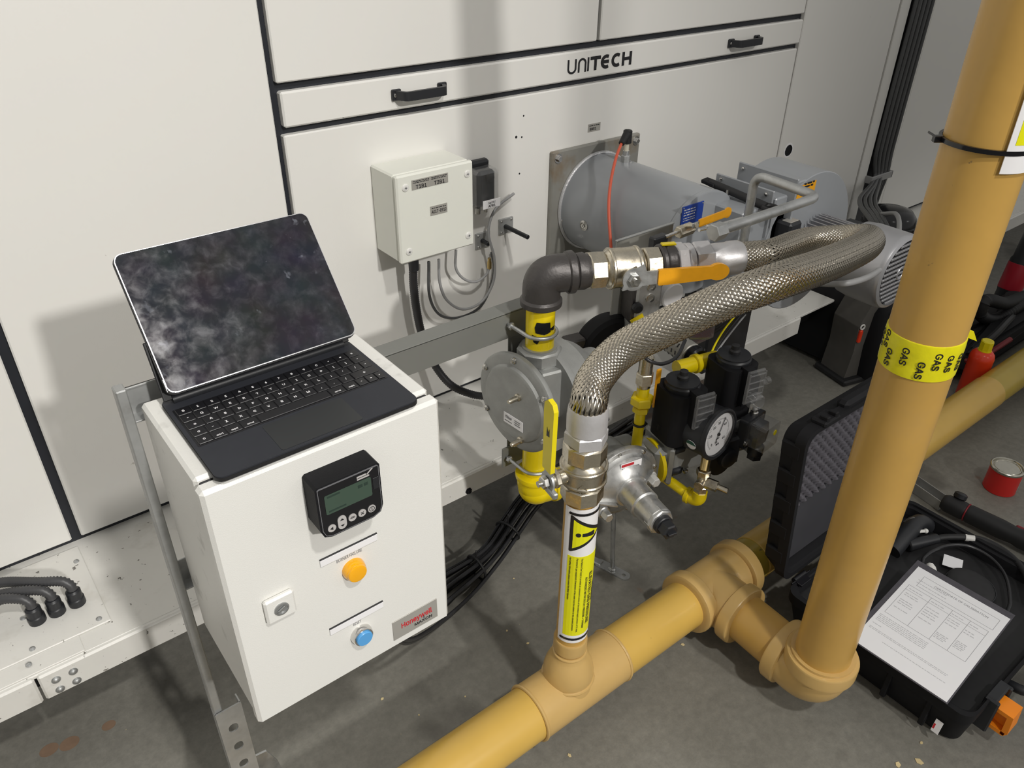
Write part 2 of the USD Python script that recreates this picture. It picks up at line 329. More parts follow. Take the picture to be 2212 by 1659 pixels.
# ------------------------------------------------------------------ setting: floor and the machine's panelled front
W = 1.65
usdkit.mesh(stage, '/World/floor', bx(-9, 14, -14, 5, -.06, 0, 0), MAT['concrete']); meta('/World/floor', label='worn grey concrete floor with stains and paint chips', category='floor', kind='structure')
LOC['/World/floor'] = np.zeros(3)
for i, (px, py, s) in enumerate([(235, 1567, 13), (150, 1606, 18), (106, 1620, 17)]):
    p = at(px, py, z=0); part('/World/floor', 'stain', ext(affinity.scale(Point(0, 0).buffer(1, 8), s * .0011, s * .0009), p + Z * .0001, X, Y, .0003), 'rust_stain')
for i, (px, py, s) in enumerate([(826, 1510, 5), (1230, 1632, 6), (1140, 1390, 5), (1095, 1363, 4), (1475, 1393, 6), (1940, 1652, 9), (1985, 1645, 11), (1990, 1605, 5), (905, 1545, 3), (1110, 1250, 3), (1005, 1505, 3)]):
    p = at(px, py, z=0); a = i * 1.3; k = s * .0008
    part('/World/floor', 'paint_chip', ext(Polygon([(-k, -k * .5), (k * .3, -k * .7), (k, k * .2), (k * .1, k * .8), (-k * .8, k * .4)]), p + Z * .0003, (math.cos(a), math.sin(a), 0), (-math.sin(a), math.cos(a), 0), .0012), 'chip')

mc = thing('machine_housing', 'white panelled industrial machine front with dark gaps, filling the background', 'machine', (1.0, W, .27))
part(mc, 'inner_frame', bx(-2.2, 6.5, W + .016, W + .09, .25, 2.6), 'gap_black')
TH = .016
def panel(x0, x1, z0, z1, y=W, b=.003): return part(mc, 'panel', bx(x0, x1, y, y + .022, z0, z1, b), 'panel_white')
panel(-2.2, -.0985, .289, 2.6)
panel(-.0785, .5225, .289, 2.6)
panel(.5385, 1.449, 1.2045, 2.6); panel(1.460, 2.386, 1.2045, 2.6)
panel(.537, 2.382, .290, 1.0975, W - .002)
rail = part(mc, 'rail_panel', bx(.542, 2.386, W - .003, W + .022, 1.113, 1.187, .004), 'panel_white')
panel(2.393, 2.988, .289, 2.6); panel(3.256, 6.5, .289, 2.6)
ch = part(mc, 'cable_channel', cat(bx(2.996, 3.06, W - .004, W + .03, .34, 2.6), bx(3.20, 3.247, W - .004, W + .03, .34, 2.6), bx(3.05, 3.21, W + .020, W + .03, .34, 2.6)), 'panel_white')
# brand lettering on the rail: light U N I, heavy T E C H
def strokes(lines, w): return unary_union([LineString(l).buffer(w / 2, cap_style=2, join_style=1) for l in lines])
def arc(cx, cy, rx, ry, a0, a1, n=16): return [(cx + rx * math.cos(math.radians(a)), cy + ry * math.sin(math.radians(a))) for a in np.linspace(a0, a1, n)]
h_, L1, L2 = .0355, .0052, .0085
gl = [strokes([[(0, h_), (0, .012)] + arc(.0125, .012, .0125, .0105, 180, 360) + [(.025, h_)]], L1),
      strokes([[(.036, 0), (.036, .024)] + arc(.0475, .0225, .0115, .0105, 180, 0) + [(.059, 0)]], L1),
      strokes([[(.0685, 0), (.0685, h_)]], L1),
      strokes([[(.076, h_ - .004), (.112, h_ - .004)], [(.094, 0), (.094, h_)]], L2),
      strokes([arc(.133, h_ / 2, .0155, .0140, 62, 298), [(.119, h_ / 2), (.142, h_ / 2)]], L2),
      strokes([arc(.1715, h_ / 2, .0155, .0140, 55, 305)], L2),
      strokes([[(.195, 0), (.195, h_)], [(.222, 0), (.222, h_)], [(.195, h_ / 2), (.222, h_ / 2)]], L2)]
part(rail, 'lettering', ext(affinity.scale(unary_union(gl), 1.045, 1, origin=(0, 0)), (1.3465, W - .003, 1.132), X, Z, .0012, -Y), 'ink_black')
for (x0, x1, zc) in ((.806, .955, 1.139), (1.986, 2.168, 1.147)):
    zc = 1.148; xm = (x0 + x1) / 2; hw = .075
    P = fillet([(xm - hw + .009, W - .004, zc), (xm - hw + .022, W - .036, zc), (xm + hw - .022, W - .036, zc), (xm + hw - .009, W - .004, zc)], .012, 6)
    bar = []
    sec = np.array([(-.010, -.0045), (-.010, .0045), (.010, .0045), (.010, -.0045)])
    Tn = np.gradient(P, axis=0); Tn /= np.linalg.norm(Tn, axis=1)[:, None]
    V = np.array([[p + Z * s[0] + np.cross(Z, t) * s[1] for s in sec] for p, t in zip(P, Tn)]).reshape(-1, 3); F = []
    for k in range(len(P) - 1):
        for i in range(4):
            a, b_, c, d = k * 4 + i, k * 4 + (i + 1) % 4, k * 4 + 4 + (i + 1) % 4, k * 4 + 4 + i
            F += [(a, b_, c), (a, c, d)]
    e = (len(P) - 1) * 4; F += [(0, 2, 1), (0, 3, 2), (e, e + 1, e + 2), (e, e + 2, e + 3)]
    hd = part(mc, 'handle', cat(T(V, F), bx(xm - hw, xm - hw + .024, W - .011, W - .003, zc - .0125, zc + .0125, .002), bx(xm + hw - .024, xm + hw, W - .011, W - .003, zc - .0125, zc + .0125, .002)), 'black_plastic')
    for s in (-1, 1): part(hd, 'screw', lathe([(.0042, 0), (.0042, .0015), (.003, .003)], (xm + s * (hw - .007), W - .011, zc), -Y, 14), 'steel')
# plinth: shelf and flange
part(mc, 'shelf', cat(bx(-2.2, 6.5, 1.322, W + .02, .262, .272, .002)), 'shelf_white')
part(mc, 'flange', bx(-.245, 2.213, 1.313, 1.328, .204, .271, .004), 'shelf_white')
part(mc, 'flange', bx(-2.2, -.250, 1.313, 1.328, .203, .271, .004), 'shelf_white')
part(mc, 'flange', bx(3.0, 6.5, 1.313, 1.328, .204, .271, .004), 'shelf_white')
part(mc, 'base_frame', cat(bx(-2.2, 6.5, 1.40, 1.46, .16, .262), *[bx(x, x + .06, 1.40, 1.46, 0, .17) for x in (-1.6, .2, 1.25, 3.3, 5.0)]), 'black_matte')
part(mc, 'cover_plate', cat(bx(-.62, -.093, 1.372, W - .01, .272, .2765, .0015)), 'shelf_white')
part(mc, 'flange_strap', bx(-.40, -.155, 1.326, 1.372, .272, .2745, .001), 'shelf_white')
for px, py in ((50, 1336), (70, 1402), (214, 1337), (62, 1436), (165, 1213)):
    part(mc, 'screw', lathe([(.006, 0), (.0055, .002), (.003, .0035)], at(px, py, z=.2765), Z, 14), 'zinc')
for px, py in ((121, 1468), (130, 1488), (158, 1450), (166, 1470)):
    p = at(px, py, y=1.313); part(mc, 'bolt', cat(lathe([(.0085, 0), (.0085, .0015)], p, -Y, 16), lathe([(.0065, .0015), (.006, .004), (.003, .006)], p, -Y, 12)), 'zinc')
for px, py in ((1012, 1060), (1310, 905)):
    p = at(px, py, y=1.313); part(mc, 'bolt', lathe([(.010, 0), (.010, .002), (.006, .0022), (.006, .007)], p, -Y, 6), 'black_matte')
part(mc, 'hole_plug', cat(lathe([(.021, 0), (.019, .003), (.016, .003), (.015, .001)], (2.451, W, .742), -Y, 28)), 'black_matte')
part(mc, 'worn_ring', lathe([(.027, 0), (.027, .0006)], (2.451, W, .742), -Y, 24), 'sign_white')
st = part(mc, 'sticker', bx(1.433, 1.481, W - .0028, W - .0018, .9655, .988, .0003), 'label_silver')
part(st, 'lettering', cat(bars(print_rows(-.019, .019, [.006], .0022, 3), (1.457, W - .0028, .9767), X, Z), text('BNR1', .007, (1.452, W - .0028, .9735), X, Z, .0003, bold=True, N=-Y)), 'ink_black')
for px, py, s in ((1115, 296, 3), (1127, 296, 2), (1131, 250, 2), (1122, 375, 2), (741, 252, 2)):
    p = at(px, py, y=W - .002); part(mc, 'chip_mark', ext(Point(0, 0).buffer(s * .0012, 3), p, X, Z, .0006, -Y), 'ink_black')

# three flexible conduits plugging into the cover plate
for k, (ptop, pl, lab) in enumerate((((-.136, 1.460), (-.248, 1.561), 'black flexible conduit entering the shelf plate, the one closest to the grey stand'), ((-.175, 1.459), (-.254, 1.522), 'black flexible conduit entering the shelf plate, middle of the three'), ((-.212, 1.459), (-.259, 1.493), 'black flexible conduit entering the shelf plate, the one cut by the frame edge'))):
    x0, y0 = ptop
    t = thing('flexible_conduit', lab, 'conduit', (x0, y0, .2765))
    part(t, 'gland', lathe([(.0165, 0), (.0165, .016), (.0145, .018), (.0145, .036), (.011, .040)], (x0, y0, .2765), Z, 22), 'black_plastic')
    P = spline([(x0, y0, .312), (x0, y0 + .003, .326), (x0 - .012, y0 + .012, .338), (x0 - .045, y0 + .030, .342), (pl[0] - .02, pl[1], .330), (x0 - .30, y0 + .10, .325), (x0 - .62, y0 + .08, .33)], .0028)
    part(t, 'corrugated_hose', tube(P, .0098 + .0012 * np.where(np.arange(len(P)) % 2 == 0, 1, -1), 12), 'conduit_grey', smooth=True)

# black cables in the recessed channel and the loops they make below the clip
ends = [(1855, 470), (1868, 478), (1884, 486), (1890, 480), (1872, 500), (1848, 455), (1898, 492), (1882, 500)]
for k in range(8):
    x0 = 3.078 + .0165 * k; yy = W - .012 - .006 * (k % 2)
    e = at(1888 + 7 * k, 488 - 4 * k, y=1.24)
    bulge = at(1857 + 11 * k, 432, y=1.50)
    P = spline([(x0, yy, 2.6), (x0, yy, 1.2), (x0 - .004, yy, .62), (3.10 + .012 * k, yy - .008, .52)] + ([bulge, e, e + np.array([-.05, -.08, -.05]), e + np.array([-.12, -.12, -.12])] if k < 4 else [(3.10 + .012 * k, yy, .45), (3.12 + .012 * k, yy + .02, .36), (3.14 + .012 * k, yy + .06, .33)]), .03)
    solo('power_cable', tube(P, .0085, 10), 'cable_dark_grey', 'dark grey cable of the vertical bundle running down the wall channel', 'cable', (x0, yy, .5), smooth=True, group='cables in the wall channel')
solo('cable_clip', cat(bx(3.058, 3.215, W - .036, W - .028, .505, .535, .002), bx(3.052, 3.062, W - .036, W + .0, .505, .535, .002), bx(3.208, 3.216, W - .036, W + .0, .505, .535, .002)), 'cable_grey', 'grey clip strapped across the vertical bundle of cables', 'cable clip', (3.13, W, .52))
P = spline([at(1905, 462, y=1.28), at(1935, 462, y=1.2), at(1942, 500, y=1.05), at(1930, 545, y=.95), at(1890, 590, y=.85), at(1830, 612, y=.82), at(1770, 612, y=.90), at(1720, 600, y=1.0)], .012)
solo('grey_cable', tube(P, .0075, 10), 'cable_grey', 'grey cable looping over the motor and under the braided hose', 'cable', tuple(P[0]), smooth=True)

# ------------------------------------------------------------------ wall box, switch and the small fittings beside it
jx0, jx1, jz0, jz1, jy = .737, .949, .788, 1.0, 1.53
jb = thing('junction_box', 'square pale metal junction box with four cover screws, mounted on the lower machine panel', 'junction box', (.843, W - .002, .788))
part(jb, 'body', bx(jx0, jx1, jy + .017, W - .002, jz0, jz1, .004), 'box_white')
part(jb, 'cover', bx(jx0 - .001, jx1 + .001, jy, jy + .015, jz0 - .001, jz1 + .001, .004), 'box_white')
for sx in (jx0 + .022, jx1 - .017):
    for sz in (jz0 + .028, jz1 - .028):
        part(jb, 'screw', cat(lathe([(.009, 0), (.009, .0012), (.0075, .0024)], (sx, jy, sz), -Y, 20), lathe([(.0052, .0024), (.0052, .0034)], (sx, jy, sz), -Y, 14)), 'white_plastic')
        part(jb, 'screw_slot', cat(bx(sx - .0035, sx + .0035, jy - .0039, jy - .0034, sz - .0008, sz + .0008, 0), bx(sx - .0008, sx + .0008, jy - .0039, jy - .0034, sz - .0035, sz + .0035, 0)), 'ink_grey')
tg = part(jb, 'tag', bx(.776, .876, jy - .0016, jy, .963, .986, .0003), 'label_silver')
part(tg, 'lettering', cat(text('T1B1', .0085, (.801, jy - .0016, .969), X, Z, .0003, bold=True, N=-Y), text('T2B1', .0085, (.851, jy - .0016, .969), X, Z, .0003, bold=True, N=-Y), bars(print_rows(-.022, .022, [.0075, .004], .0016, 5), (.801, jy - .0016, .975), X, Z), bars(print_rows(-.022, .022, [.0075, .004], .0016, 6), (.851, jy - .0016, .975), X, Z)), 'ink_black')
tg = part(jb, 'tag', bx(.823, .871, jy - .0016, jy, .891, .914, .0003), 'label_silver')
part(tg, 'lettering', cat(text('A017-0912', .0075, (.847, jy - .0016, .900), X, Z, .0003, bold=True, width=.042, N=-Y), bars(print_rows(-.02, .02, [.0085], .0018, 7), (.847, jy - .0016, .900), X, Z)), 'ink_black')

sw = thing('pressure_switch', 'black air pressure switch with a clear cover, fixed to the wall beside the junction box', 'pressure switch', (1.03, W - .002, .82))
a0, a1 = at(1030, 372, y=1.585), at(1076, 445, y=1.585)
sx0, sx1, sz0, sz1 = a0[0], a1[0] + .004, a1[2] - .002, a0[2]
part(sw, 'base', bx(sx0 - .004, sx1, 1.625, W - .002, sz0 - .004, sz1 + .012, .006), 'black_plastic')
part(sw, 'body', bx(sx0 + .005, sx1 - .006, 1.590, 1.626, sz0 + .006, sz1 - .006, .008), 'black_plastic')
part(sw, 'clear_cover', bx(sx0, sx1 - .001, 1.578, 1.628, sz0, sz1, .009), 'clear_plastic')
part(sw, 'dial', lathe([(.012, 0), (.012, .006), (.005, .008)], ((sx0 + sx1) / 2 + .006, 1.589, sz1 - .022), -Y, 20), 'black_rubber')
tg = part(sw, 'tag', bx(sx0 + .012, sx1 - .004, 1.5755, 1.5775, sz0 + .006, sz0 + .028, .0003), 'sign_white')
part(tg, 'lettering', cat(text('APB1', .0065, ((sx0 + sx1) / 2 + .004, 1.5755, sz0 + .012), X, Z, .0003, bold=True, N=-Y), bars(print_rows(-.012, .012, [.006, .009], .0013, 8), ((sx0 + sx1) / 2 + .004, 1.5755, sz0 + .013), X, Z)), 'ink_black')
part(sw, 'hose_nipple', cat(cyl((sx0 + .02, 1.61, sz0), (sx0 + .02, 1.61, sz0 - .016), .007, n=14), cyl((sx0 + .038, 1.60, sz0), (sx0 + .038, 1.60, sz0 - .012), .005, n=14)), 'steel')

def sensor(px, lab, rod):
    c = at(*px, y=W - .004)
    t = thing('probe_flange', lab, 'probe fitting', (c[0], W, c[2]))
    part(t, 'plate', bx(c[0] - .024, c[0] + .024, W - .008, W - .002, c[2] - .022, c[2] + .022, .001), 'zinc_dull')
    for sx in (-.017, .017):
        for sz in (-.016, .016): part(t, 'screw', lathe([(.003, 0), (.003, .002), (.0018, .003)], (c[0] + sx, W - .008, c[2] + sz), -Y, 12), 'steel_bright')
    part(t, 'rod', cyl((c[0] - .004, W - .008, c[2]), (c[0] - .004, W - .008 - rod, c[2]), .0062, n=16, b=.001), 'black_plastic')
    return c
c1 = sensor((1092, 487), 'small steel plate with a thin dark rod sticking out of the wall', .10)
c2 = sensor((1042, 518), 'small steel plate partly behind the junction box with a short probe', .03)
p = at(1057, 570, y=1.60)
t = thing('brass_connector', 'small brass plug hanging on a grey cable below the wall probes', 'connector', tuple(p))
part(t, 'body', lathe([(.003, 0), (.006, .004), (.006, .022), (.0045, .026), (.0045, .034)], p - Z * .017, Z, 14), 'brass')
def wallcable(name, pix, r, m_, lab, grp=None):
    P = spline([at(a, b, y=yy) for a, b, yy in pix], .008)
    return solo(name, tube(P, r, 10), m_, lab, 'cable', tuple(P[0]), smooth=True, group=grp)
wallcable('grey_cable', [(985, 540, 1.60), (985, 580, 1.60), (1003, 603, 1.60), (1030, 608, 1.60), (1053, 590, 1.60), (1057, 574, 1.60)], .0036, 'cable_grey', 'thin pale grey cable making the smallest loop below the junction box')
wallcable('grey_cable', [(948, 560, 1.60), (950, 610, 1.60), (965, 648, 1.60), (1000, 668, 1.60), (1040, 652, 1.60), (1065, 610, 1.60), (1068, 560, 1.60), (1055, 500, 1.61), (1070, 452, 1.62), (1110, 418, 1.63)], .0038, 'cable_grey', 'grey cable making the middle loop below the junction box and rising to the wall probes')
wallcable('grey_cable', [(926, 565, 1.60), (928, 640, 1.60), (950, 680, 1.61), (990, 686, 1.62), (1035, 665, 1.63), (1058, 625, 1.63), (1068, 580, 1.635), (1062, 545, 1.638)], .0038, 'cable_dark_grey', 'darker grey cable making the widest loop below the junction box')
P = spline([at(893, 560, y=1.58), at(893, 610, y=1.585), at(900, 670, y=1.59), at(915, 735, y=1.59), at(940, 790, y=1.57), at(975, 832, y=1.53), at(1020, 852, y=1.50), at(1060, 858, y=1.46), at(1100, 870, y=1.42)], .003)
t = thing('flexible_conduit', 'black corrugated conduit hanging from the junction box and curving behind the grey beam', 'conduit', tuple(P[0]))
part(t, 'gland', cyl(P[0] + Z * .012, P[0] - Z * .03, .013, n=18, b=.002), 'black_plastic')
part(t, 'corrugated_hose', tube(P, .0105 + .0008 * np.where(np.arange(len(P)) % 2 == 0, 1, -1), 12), 'cable_black', smooth=True)

# ------------------------------------------------------------------ burner with its fan
bn = thing('gas_burner', 'grey cylindrical gas burner bolted to the machine, with a drum-shaped fan and silver motor', 'gas burner', (1.465, W, .60))
bcx, bcz, bR, byE = 1.465, .765, .14, 1.23
part(bn, 'mounting_plate', bx(1.293, 1.635, 1.632, W - .002, .593, .936, .003), 'burner_plate')
part(bn, 'barrel', lathe([(bR, 0), (bR, .385), (bR - .002, .395), (bR - .004, .398), (bR - .004, .402)], (bcx, 1.632, bcz), -Y, 72), 'burner_grey')
part(bn, 'weld_bead', ringm((bcx, 1.629, bcz), Y, bR + .002, .0055, 72, 8), 'weld')
part(bn, 'end_rim', lathe([(bR + .001, 0), (bR + .001, .012), (bR - .006, .014)], (bcx, 1.238, bcz), -Y, 72), 'burner_grey')
for sx in (1.312, 1.617):
    for sz in (.612, .917): part(bn, 'bolt', cat(lathe([(.0135, 0), (.0135, .002)], (sx, 1.632, sz), -Y, 20), lathe([(.0085, .002), (.0085, .009), (.007, .010)], (sx, 1.632, sz), -Y, 6)), 'steel_bright')
part(bn, 'bolt', lathe([(.006, 0), (.006, .010), (.003, .012)], (1.333, 1.630, .737), -Y, 10), 'steel_bright')
p = at(1262, 487, x=1.3255)
part(bn, 'sight_plug', cat(lathe([(.015, -.004), (.015, .004), (.010, .006), (.010, .003)], (1.3265, p[1], p[2]), -X, 24), lathe([(.006, 0), (.006, .008), (.003, .008), (.003, .005)], (1.3265, p[1], p[2]), -X, 6)), 'steel')
q0, q1, q2 = at(1475, 446, y=1.222), at(1520, 437, y=1.222), at(1472, 489, y=1.222)
nm = part(bn, 'name_plate', bx(q0[0], q1[0], 1.2205, 1.2235, q2[2], q0[2] - .002, .0006), 'blue_plate')
part(nm, 'lettering', cat(bars(print_rows(.006, .05, [-.012, -.019, -.026], .0028, 12), (q0[0], 1.2205, q0[2]), X, Z), bars(print_rows(.006, .05, [-.034, -.040], .0020, 13), (q0[0], 1.2205, q0[2]), X, Z)), 'ink_pale')
for sx in (q0[0] + .004, q1[0] - .004):
    for sz in (q2[2] + .004, q0[2] - .006): part(nm, 'rivet', lathe([(.0022, 0), (.0015, .0015)], (sx, 1.2205, sz), -Y, 8), 'steel_bright')
part(bn, 'duct', cat(bx(1.50, 1.612, 1.135, 1.30, .62, .865, .004), bx(1.61, 1.665, 1.12, 1.27, .62, .885, .004)), 'burner_grey')
f1 = part(bn, 'duct_flange', bx(1.600, 1.606, 1.125, 1.312, .60, .905, .002), 'burner_grey')
f2 = part(bn, 'duct_flange', bx(1.657, 1.664, 1.098, 1.286, .58, .932, .002), 'burner_grey')
for fx, f_, ys, zt in ((1.600, f1, (1.145, 1.292), .893), (1.657, f2, (1.115, 1.268), .918)):
    for yy in ys: part(f_, 'bolt', lathe([(.0055, 0), (.0055, .005), (.003, .006)], (fx, yy, zt), -X, 6), 'steel_bright')
fcx, fcz, fR = 1.79, .722, .198
part(bn, 'fan_housing', cat(lathe([(fR, 0), (fR, .158), (fR - .002, .160)], (fcx, 1.28, fcz), -Y, 80), bx(1.664, fcx, 1.121, 1.279, .56, .912, .003)), 'burner_grey')
wl = [at(1728, 403, y=1.1185), at(1764, 389, y=1.1185), at(1756, 424, y=1.1185), at(1717, 437, y=1.1185)]
wl_ = part(bn, 'warning_label', ext(Polygon([(q[0], q[2]) for q in wl]), (0, 1.1195, 0), X, Z, .0014, -Y), 'orange_grip')
cwl = np.mean(wl, axis=0)
part(wl_, 'lettering', bars(print_rows(-.022, .022, [.026, .018], .005, 14), (cwl[0] + .008, 1.1180, cwl[2] - .004), X, Z), 'ink_black')
p = at(1763, 492, y=1.12); part(bn, 'port_ring', ringm(p, Y, .032, .0025, 36, 8), 'steel')
p = at(1712, 496, y=1.085)
pl_ = part(bn, 'terminal_plug', bx(p[0] - .026, p[0] + .026, 1.075, 1.125, p[2] - .03, p[2] + .022, .006), 'black_plastic')
part(pl_, 'connector_face', bx(p[0] - .018, p[0] + .018, 1.083, 1.110, p[2] + .021, p[2] + .0235, .001), 'label_silver')
part(bn, 'weld_seam', cyl((1.664, 1.1195, .58), (1.664, 1.1195, .90), .003, n=8), 'burner_grey')
# igniter on the barrel
part(bn, 'igniter_stud', cat(hexp((1.472, 1.53, .900), (1.472, 1.53, .924), .023), cyl((1.472, 1.53, .924), (1.472, 1.53, .936), .009, n=16)), 'zinc')
part(bn, 'igniter_insulator', cyl((1.472, 1.53, .934), (1.472, 1.53, .966), .0068, n=16, b=.001), 'ceramic')
# motor
mx, mz = 1.812, .722
mt = part(bn, 'motor', cat(lathe([(.060, 0), (.064, .01), (.064, .175)], (mx, 1.12, mz), -Y, 48), [obox((mx + .070 * math.cos(a), 1.045, mz + .070 * math.sin(a)), (math.cos(a), 0, math.sin(a)), Y, (-math.sin(a), 0, math.cos(a)), (.024, .13, .003), .0005) for a in np.linspace(0, 2 * math.pi, 40, endpoint=False)]), 'motor_silver')
part(mt, 'fan_cowl', lathe([(.086, 0), (.098, .012), (.102, .04), (.102, .125), (.097, .136), (.089, .140), (.089, .134), (.001, .134)], (mx, .975 + .015, mz), -Y, 56), 'motor_silver')
ge = .975 + .015 - .134
for k in range(13):
    zz = -.078 + .013 * k; hw = math.sqrt(max(.085**2 - zz**2, 1e-6))
    part(mt, 'grille_slat', bx(mx - hw, mx + hw, ge - .007, ge - .001, mz + zz - .0032, mz + zz + .0032, .001), 'motor_silver')
part(mt, 'grille_back', lathe([(.088, 0), (.088, .001)], (mx, ge + .0005, mz), -Y, 40), 'black_matte')
part(mt, 'fan_emblem', ringm((mx, ge - .006, mz), Y, .016, .003, 24, 6), 'motor_silver')
q = at(1912, 517, y=.955); part(mt, 'red_mark', obox((q[0], .955, mz + math.sqrt(max(.1035**2 - (q[0] - mx)**2, 1e-6))), X, Y, Z, (.028, .010, .003), .001), 'red_paint')
part(mt, 'terminal_box', bx(mx + .07, mx + .13, .99, 1.09, mz - .03, mz + .05, .008), 'black_plastic')

ic = thing('ignition_cable', 'orange-red ignition lead with a black boot plugged on top of the burner barrel', 'cable', (1.472, 1.53, .966))
b0 = np.array([1.472, 1.53, .985]); b1 = at(1342, 311, y=1.515)
part(ic, 'boot', cat(cyl((1.472, 1.53, .956), (1.472, 1.53, .992), .0125, n=20, b=.002), cyl(b0, b1, .0115, .0085, n=18, b=.002)), 'black_rubber')
P = spline([b1, at(1331, 340, y=1.49), at(1319, 395, y=1.46), at(1315, 450, y=1.43), at(1319, 522, y=1.40), at(1324, 580, y=1.38)], .01)
part(ic, 'lead', tube(P, .0042, 10), 'cable_orange', smooth=True)

bp = thing('support_plate', 'thin upright metal sheet in front of the burner barrel, behind the orange valve lever', 'metal plate', (1.22, 1.2, .66))
q0, q1 = at(1332, 517, y=1.2), at(1454, 484, y=1.2)
part(bp, 'sheet', bx(q0[0], q1[0], 1.198, 1.202, .66, (q0[2] + q1[2]) / 2, .0008), 'burner_plate')
part(bp, 'top_edge', bx(q0[0], q1[0], 1.196, 1.204, (q0[2] + q1[2]) / 2 - .002, (q0[2] + q1[2]) / 2 + .001, .0005), 'zinc')

# pilot pipe: bent steel tube in front of the fan
yf = .88
A, Bp = at(1548, 502, y=yf), at(1768, 424, y=yf); Bp[2] = A[2] = (A[2] + Bp[2]) / 2
Cp = at(1632, 377, z=Bp[2])
pp = thing('pilot_pipe', 'bent grey steel tube looping in front of the fan housing', 'pipe', tuple(A))
part(pp, 'tube', tube(fillet([A, Bp, Cp, Cp - Z * .17], .032, 9), .0105, 14), 'zinc', smooth=True)
part(pp, 'nut', hexp(A - X * .012, A + X * .018, .030), 'zinc')
part(pp, 'end_fitting', hexp(Cp - Z * .165, Cp - Z * .20, .034), 'nickel_brass')
a0, a1 = at(1510, 497, y=1.08), at(1662, 455, y=1.08); b0, b1 = at(1437, 512, y=1.08), at(1492, 490, y=1.08)
lk = thing('linkage_rod', 'pair of thin bright steel rods beside the small orange valve lever', 'rod', tuple(a0))
part(lk, 'rod', tube(np.array([a0, a1]), .0040, 10), 'steel_bright'); part(lk, 'rod', tube(np.array([b0, b1]), .0040, 10), 'steel_bright')
part(lk, 'rod_end', hexp(a0 + (a1 - a0) * .10, a0 + (a1 - a0) * .16, .014), 'steel_bright')
part(lk, 'bracket', obox(b0 + np.array([-.01, .01, -.012]), X, Y, Z, (.045, .02, .03), .003), 'black_plastic')
v0, v1 = at(1512, 483, y=1.05), at(1580, 457, y=1.05)
sv = thing('ball_valve', 'small valve with a short orange lever in front of the blue plate of the burner', 'valve', tuple(v0))
U = unit(v1 - v0); Nn = np.array([0, -1.0, 0]); Vv = np.cross(Nn, U) * 1
L = np.linalg.norm(v1 - v0)
part(sv, 'lever', ext(unary_union([sbox(0, -.007, L - .01, .007), Point(L - .012, 0).buffer(.0105)]).buffer(.002), v0, U, np.cross(Y * -1, U) * -1, .004), 'orange_grip')
part(sv, 'lever_arm', obox(v0 - U * .008 + Y * .002, U, np.cross(U, Y), Y, (.03, .011, .003), .001), 'zinc')
part(sv, 'body', cat(hexp(v0 - U * .034 + Y * .03 - Z * .022, v0 + U * .012 + Y * .03 - Z * .022, .024), cyl(v0 - U * .012 + Y * .03 - Z * .012, v0 - U * .012 - Y * .002, .006, n=14)), 'nickel_brass')
a0, a1 = at(1534, 394, x=1.555), at(1655, 446, x=1.575)
la = thing('damper_linkage', 'black damper arm with a clamp loop lying across the burner duct', 'linkage', tuple(a0))
part(la, 'arm', tube(np.array([a0, a1]), .0105, 12), 'black_rubber'); part(la, 'clamp', ringm(a1 - Y * .012, Z, .018, .006, 28, 8), 'black_rubber'); part(la, 'pin', cyl(at(1570, 425, x=1.55), at(1572, 410, x=1.55), .004, n=10), 'steel_bright')
part(la, 'lug', obox(a0, unit(a1 - a0), np.cross(Z, unit(a1 - a0)), Z, (.04, .03, .010), .002), 'black_matte')
# ------------------------------------------------------------------ control cabinet on its slotted-channel stand
yF, z0, z1 = .70, .624, 1.024
cb = thing('control_cabinet', 'white wall-type control cabinet with a small display and two round buttons, carrying the tablet', 'control cabinet', (.15, .81, z0))
part(cb, 'body', bx(.001, .299, .7225, .908, z0 + .002, z1, .004), 'cabinet_side_white')
part(cb, 'gasket', bx(.006, .294, .7195, .724, z0 + .007, z1 - .006, .001), 'black_rubber')
dr = part(cb, 'door', bx(-.001, .301, yF, .7205, z0 - .002, z1 - .004, .0045), 'cabinet_white')
lk = part(cb, 'lock', cat(bx(.036, .0745, yF - .008, yF, .797, .835, .0025)), 'cabinet_white')
part(lk, 'key_barrel', cat(lathe([(.0095, 0), (.0095, .0015), (.0075, .0018), (.0070, .0003)], (.0555, yF - .008, .8155), -Y, 24), obox((.0555, yF - .0094, .8155), (1, 0, .5), (-.5, 0, 1), Y, (.010, .0028, .001), .0003)), 'zinc')
def dtext(par, s, h, x, z, m_, w=None, y=yF, bold=True): return part(par, 'lettering', text(s, h, (x, y, z), X, Z, .0003, bold=bold, width=w, N=-Y), m_)
for zc, s, w in ((.8485, 'BURNER FAILURE', .036), (.7235, 'RESET', .012)):
    x0 = .1148 if zc > .8 else .1128
    lb = part(cb, 'label_strip', bx(x0, x0 + .081, yF - .0022, yF, zc - .0055, zc + .0055, .0006), 'sign_white')
    part(lb, 'top_edge', bx(x0, x0 + .081, yF - .0024, yF, zc + .0055, zc + .0066, .0002), 'ink_black')
    dtext(cb, s, .0048, x0 + .040, zc - .0105, 'ink_grey', w, bold=False)
for (px, pz, cap, lens) in ((.1575, .8145, 'brass', 'amber_lens'), (.1560, .6900, 'steel', 'blue_lens')):
    bt = part(cb, 'indicator_lamp' if cap == 'brass' else 'push_button', lathe([(.0158, 0), (.0158, .004), (.0145, .009), (.0138, .010)], (px, yF, pz), -Y, 36), 'amber_lens' if cap == 'brass' else 'steel_bright')
    part(bt, 'lens' if cap == 'brass' else 'button_cap', lathe([(.0136, .006), (.0136, .012), (.0125, .0138), (.009, .0145)] if cap == 'brass' else [(.0118, .006), (.0118, .0125), (.0108, .0135)], (px, yF, pz), -Y, 36), lens)
